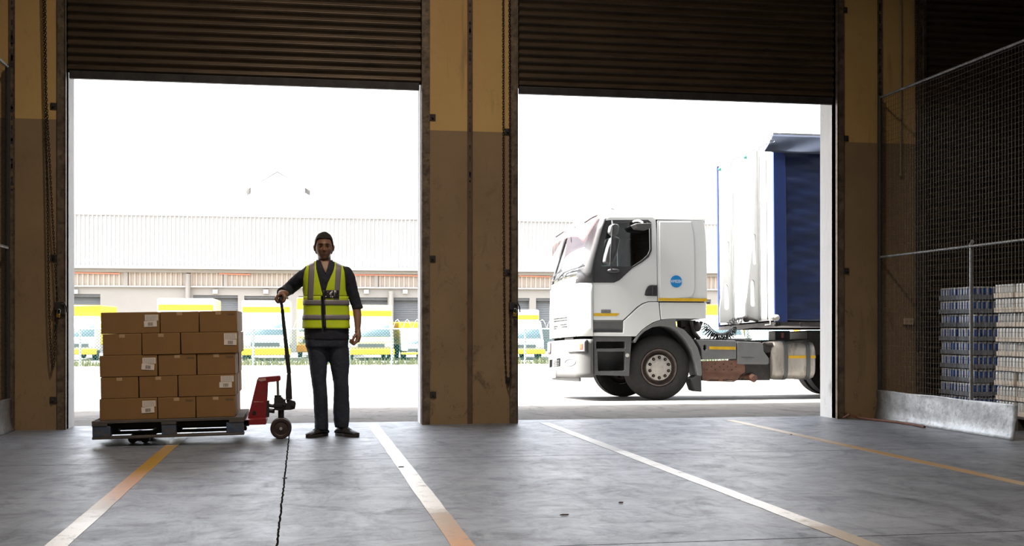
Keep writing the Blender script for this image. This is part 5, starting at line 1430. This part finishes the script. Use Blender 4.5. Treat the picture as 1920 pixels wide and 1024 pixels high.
for x in (15.6, 16.9, 18.2): mb.cyl((x, ty0 + .3, GZ + .507), (x, ty1 - .3, GZ + .507), .07, 12)
obj('trailer_axle', mb, 'steel', tl)
rollfix(tl)
# ================================================================ THE FAR SIDE OF THE YARD
YFW = 60.0; G = gz(30)
def fx(x): return P(x, 600, YFW).x
def fz(y, x=500): return P(x, y, YFW).z
z_top, z_can, z_b0, z_b1 = fz(408), fz(502), fz(512), fz(538)
x0, x1 = -34.0, 52.0
bf = thing('warehouse_building', (8, YFW, G), 'long pale clad warehouse with roller doors facing across the yard', 'building')
def ribs(z0, z1, y, amp, pitch):
    pts = []; x = x0
    while x < x1: pts += [(x, y), (x + pitch * .5, y), (x + pitch * .6, y - amp), (x + pitch * .9, y - amp)]; x += pitch
    return MB().loft([[(a, c, z0) for a, c in pts], [(a, c, z1) for a, c in pts]], False, 0, False, False)
obj('upper_cladding', ribs(z_can, z_top, YFW - .02, .06, .20), 'facade', bf)
obj('lower_cladding', ribs(z_b1, z_b0, YFW - .02, .08, .24), 'band', bf)
obj('parapet_cap', MB().box(x0, x1, YFW - .10, YFW + .5, z_top, z_top + .06), 'facade', bf)
obj('gutter', MB().box(x0, x1, YFW - .55, YFW - .02, z_can - .12, z_can + .03), 'facade', bf)
obj('soffit_beam', MB().box(x0, x1, YFW - .28, YFW - .02, z_b0 - .02, z_can - .13), 'conc2', bf)
obj('base_course', MB().box(x0, x1, YFW - .15, YFW - .02, z_b1 - .05, z_b1 + .02), 'facade', bf)
drs = [(112, 188, 553), (362, 446, 554), (458, 516, 555), (560, 650, 555), (675, 727, 557), (738, 800, 557), (960, 993, 557), (1005, 1062, 557), (1322, 1333, 558), (1420, 1500, 560)]
holes_ = []; 
mb = MB(); xs_ = x0
for a, c, yt_ in drs:
    xa_, xb2 = fx(a), fx(c); zz = fz(yt_); mb.box(xs_, xa_, YFW, YFW + .3, G, z_b1).box(xa_, xb2, YFW, YFW + .3, zz, z_b1); xs_ = xb2
mb.box(xs_, x1, YFW, YFW + .3, G, z_b1); mb.box(x0, x1, YFW, YFW + .3, z_b1, z_top)
obj('wall', mb, 'conc2', bf)
for a, c, yt_ in drs:
    xa_, xb2 = fx(a), fx(c); zz = fz(yt_); m_ = MB(); n = 30
    pr = []
    for k in range(n): z = lerp(G, zz, k / n); pr += [(z, YFW + .24), (z + (zz - G) / n * .8, YFW + .28)]
    m_.loft([[(xa_, y, z) for z, y in pr], [(xb2, y, z) for z, y in pr]], False, 0, False, False)
    dd = obj('roller_shutter', m_, 'rolldoor', bf); obj('shutter_head', MB().box(xa_, xb2, YFW + .05, YFW + .3, zz - .14, zz), 'trimgrey', dd)
for x in (140, 403, 498, 687, 760):
    a = P(x - 4.5, 543, YFW - .2); obj('wall_lamp', MB().box(a.x, a.x + .24, YFW - .14, YFW, a.z - .20, a.z), 'facade', bf)
for x in (237, 423, 705): obj('stanchion', MB().box(fx(x) - .08, fx(x) + .08, YFW - .16, YFW - .1, z_b1, z_b0), 'conc2', bf)
for x, ya in ((353, 515), (733, 545)): obj('downpipe', MB().cyl((fx(x), YFW - .2, G), (fx(x), YFW - .2, fz(ya)), .12, 10), 'conc2', bf)
for a, c in ((120, 225), (412, 470), (640, 790), (972, 1030)): obj('red_pipe', MB().cyl((fx(a), YFW - .20, fz(514)), (fx(c), YFW - .20, fz(515.5)), .035, 8), 'bandred', bf)
obj('roof', MB().prism([(YFW, z_top), (YFW + 26, z_top + .4), (YFW + 26, z_top), (YFW, z_top - .1)], x0, x1, 'x'), 'facade', bf)
gb = thing('gabled_shed', (P(520, 340, 120).x, 120, G), 'faint white gabled roof rising beyond the far warehouse', 'building')
a, b_, c = P(470, 352, 120), P(520, 323, 120), P(572, 352, 120)
obj('gable_wall', MB().prism([(a.x, G), (a.x, a.z), (b_.x, b_.z), (c.x, c.z), (c.x, G)], 120, 124, 'y'), 'facade', gb)
obj('gable_roof', MB().prism([(a.x - .5, a.z - .3), (b_.x, b_.z + .05), (c.x + .5, c.z - .3), (c.x + .5, c.z), (b_.x, b_.z + .4), (a.x - .5, a.z)], 120.02, 124.5, 'y'), 'facade', gb)
# --- delivery vehicles behind the fence
def van(xl, xr, yt_, Y, style, label, L_=5.0, name='delivery_van'):
    a = P(xl, 600, Y).x; c = P(xr, 600, Y).x; zt_ = P((xl + xr) / 2, yt_, Y).z; g_ = G; w = c - a; h_ = zt_ - g_; m = (a + c) / 2
    t = thing(name, (m, Y + L_ / 2, g_), label, 'van', 'delivery vehicles parked behind the chain link fence')
    body = {'Y': 'vanyellow', 'O': 'vanorange', 'C': 'vancream', 'W': 'vanwhite'}[style[0]]
    obj('cargo_body', MB().box(a, c, Y + 1.1, Y + L_, g_ + .55, zt_), body, t, bevel=.06)
    pr = [(Y + 1.12, g_ + .35), (Y, g_ + .35), (Y - .02, g_ + h_ * .36), (Y + .12, g_ + h_ * .42), (Y + .55, g_ + h_ * .76), (Y + 1.12, g_ + h_ * .80)]
    cb = obj('cab', MB().prism(pr, a + w * .02, c - w * .02, 'x'), 'vancream' if style[1] == 'c' else 'vanwhite', t, bevel=.05)
    w0_, w1_ = Vector((0, Y + .12 + .01, g_ + h_ * .43)), Vector((0, Y + .55, g_ + h_ * .75))
    mb = MB().add([(a + w * .08, w0_.y - .012, w0_.z), (c - w * .08, w0_.y - .012, w0_.z), (c - w * .13, w1_.y - .012, w1_.z), (a + w * .13, w1_.y - .012, w1_.z)], [(0, 1, 2, 3)])
    o = obj('windscreen', mb, 'vanglass', cb); o.modifiers.new('s', 'SOLIDIFY').thickness = .006
    obj('yellow_stripe', MB().box(a + w * .02, c - w * .02, Y + 1.06, Y + 1.10, g_ + h_ * .80, g_ + h_ * .89), 'vanyellow', t)
    obj('grille', MB().box(a + w * .22, c - w * .22, Y - .04, Y - .015, g_ + h_ * .24, g_ + h_ * .30), 'trimgrey', cb)
    bp_ = obj('bumper', MB().box(a, c, Y - .08, Y + .1, g_ + .22, g_ + h_ * .21), 'vanyellow' if body != 'vanorange' else 'vanorange', t, bevel=.03)
    for s_ in (a + w * .12, c - w * .12): obj('headlight', MB().box(s_ - w * .08, s_ + w * .08, Y - .045, Y - .015, g_ + h_ * .25, g_ + h_ * .31), 'lamp', cb)
    for s_ in (a + .14, c - .14):
        for yy in (Y + .7, Y + L_ - 1.0): obj('wheel', MB().lathe([(.0, -.09), (.2, -.1), (.36, -.08), (.36, .08), (.2, .1), (0, .09)], (s_, yy, g_ + .362), 'x', 20), 'rubber', t)
    return t
van(112, 181, 571, 46, 'Yw', 'yellow box van at the left edge of the yard, beside the white door reveal')
van(288, 398, 558, 46, 'Cw', 'cream delivery van whose roof shows above the stacked cartons')
van(450, 545, 562, 44, 'Ww', 'white delivery van with yellow stripe between the cartons and the man')
van(556, 612, 556, 49, 'Oc', 'orange delivery truck mostly hidden behind the man and his raised arm')
van(652, 740, 571, 44, 'Cc', 'cream delivery van right of the man, broad white windscreen')
van(752, 812, 603, 44, 'Yw', 'low yellow van beside the middle pier')
van(940, 1022, 580, 44, 'Ww', 'white delivery van with yellow stripe left of the tractor cab')
van(1310, 1400, 570, 46, 'Yw', 'yellow van seen through the gap between cab and trailer')
van(1412, 1500, 598, 46, 'Yw', 'yellow and white van seen under the trailer beside the blue curtain')
van(1516, 1600, 596, 46, 'Ow', 'orange van at far right under the trailer')
# --- chain link fence
YC_ = 39.0
fa, fb_ = P(60, 650, YC_).x, P(1620, 650, YC_).x
g_ = G; zt_ = P(600, 617, YC_).z
cf = thing('chain_link_fence', ((fa + fb_) / 2, YC_, g_), 'green chain link fence with pale posts along the far side of the yard', 'fence')
mb = MB(); pitch = .10; hh_ = zt_ - g_ - .02; n = int((fb_ - fa) / pitch); w_ = .007
for k in range(-int(hh_ / pitch) - 1, n):
    for s_ in (0, 1):
        xa = fa + k * pitch; xb_ = xa + hh_
        if s_: xa, xb_ = xb_, xa
        za, zb2 = g_ + .02, g_ + .02 + hh_
        mb.add([(xa - w_, YC_, za), (xa + w_, YC_, za), (xb_ + w_, YC_, zb2), (xb_ - w_, YC_, zb2), (xa, YC_ + .01, za), (xb_, YC_ + .01, zb2)], [(0, 1, 2, 3), (1, 4, 5, 2), (4, 0, 3, 5)])
obj('chain_link_mesh', mb, 'fgreen', cf)
xx = fa
posts = [P(x, 650, YC_).x for x in (150, 270, 372, 475, 590, 655, 735, 800, 985, 1080, 1180, 1290, 1400, 1500)]
for x in posts: obj('post', MB().cyl((x, YC_ + .04, g_), (x, YC_ + .04, zt_ + .12), .035, 8), 'fsilver', cf)
obj('top_rail', MB().cyl((fa, YC_ + .02, zt_), (fb_, YC_ + .02, zt_), .02, 8), 'fsilver', cf)
mb = MB(); n = int((fb_ - fa) / .32) * 8
mb.tube([(fa + i * .04, YC_ + .17 * math.cos(i * PI / 4), zt_ + .16 + .15 * math.sin(i * PI / 4)) for i in range(n)], .006, 4); obj('razor_wire_coil', mb, 'fsilver', cf)
# low weeds at the fence foot
mb = MB()
for i in range(2600):
    x = random.uniform(fa, fb_); y = YC_ + random.uniform(.15, 1.0); h_ = random.uniform(.05, .28); dx = random.uniform(-.06, .06); w_ = random.uniform(.01, .04)
    mb.add([(x - w_, y, g_), (x + w_, y, g_), (x + dx, y + random.uniform(-.05, .05), g_ + h_)], [(0, 1, 2)])
obj('weeds', mb, 'veg', None, (0, YC_, g_), label='low dry weeds growing along the foot of the chain link fence', cat='weeds', kind='stuff')
# ================================================================ LIGHT
w = bpy.data.worlds.new('sky'); bpy.context.scene.world = w; w.use_nodes = True
nt = w.node_tree; sky = nt.nodes.new('ShaderNodeTexSky'); sky.sky_type = 'NISHITA'; sky.sun_disc = False
SUNV = Vector((-1.0, .10, 1.45)).normalized()
sky.sun_elevation = math.asin(SUNV.z); sky.sun_rotation = math.atan2(SUNV.x, SUNV.y); sky.air_density = 1.0; sky.dust_density = 6.0; sky.ozone_density = 1.0
hsv = nt.nodes.new('ShaderNodeHueSaturation'); hsv.inputs['Saturation'].default_value = .35
nt.links.new(sky.outputs[0], hsv.inputs['Color']); nt.links.new(hsv.outputs[0], nt.nodes['Background'].inputs[0]); nt.nodes['Background'].inputs[1].default_value = SKY
sl = bpy.data.lights.new('sun', 'SUN'); sl.energy = SUN; sl.angle = .009; sl.color = (1, .96, .90)
so_ = bpy.data.objects.new('sun', sl); C.objects.link(so_); so_.rotation_euler = (-SUNV).to_track_quat('-Z', 'Y').to_euler(); so_.location = (0, 0, 30)
# warm lamps added unseen under the roof to fill the interior with light
for lx in (.6,):
    for ly in (-9, -3.5, 2, 7.0):
        lt = thing('added_bay_lamp', (lx, ly, 8.2), 'added round warm lamp filling the interior, unseen under the warehouse roof', 'lamp', 'added unseen fill lamps')
        mb = MB().lathe([(.04, .42), (.10, .38), (.12, .20), (.30, .0), (.29, .0), (.10, .18), (0, .2)], (lx, ly, 8.2), 'z', 24); obj('reflector', mb, 'galv', lt)
        obj('suspension_rod', MB().cyl((lx, ly, 8.6), (lx, ly, 9.79), .012, 8), 'steel', lt)
        al = bpy.data.lights.new('fill_light', 'AREA'); al.shape = 'DISK'; al.size = .5; al.energy = LAMP; al.color = (1, .86, .72); al.spread = math.radians(130)
        ao_ = bpy.data.objects.new('fill_light', al); C.objects.link(ao_); ao_.parent = lt; ao_.location = (0, 0, -.02)
# ================================================================ CAMERA
cam = bpy.data.cameras.new('camera'); co_ = bpy.data.objects.new('camera', cam); C.objects.link(co_)
co_.location = (0, 0, H); co_.rotation_euler = (PI / 2, 0, -YAW)
cam.sensor_width = 36; cam.lens = F / 1920 * 36; cam.shift_y = (HZ - 512) / 1920; cam.clip_end = 500
sc = bpy.context.scene; sc.camera = co_
sc.view_settings.view_transform = 'Standard'; sc.view_settings.look = 'None'; sc.view_settings.gamma = 1; sc.view_settings.use_curve_mapping = False
sc.view_settings.exposure = EXPO
sc.cycles.use_denoising = True; sc.cycles.caustics_reflective = False; sc.cycles.caustics_refractive = False
sc.cycles.max_bounces = 8; sc.cycles.diffuse_bounces = 5; sc.cycles.glossy_bounces = 4; sc.cycles.transparent_max_bounces = 12; sc.cycles.sample_clamp_indirect = 6
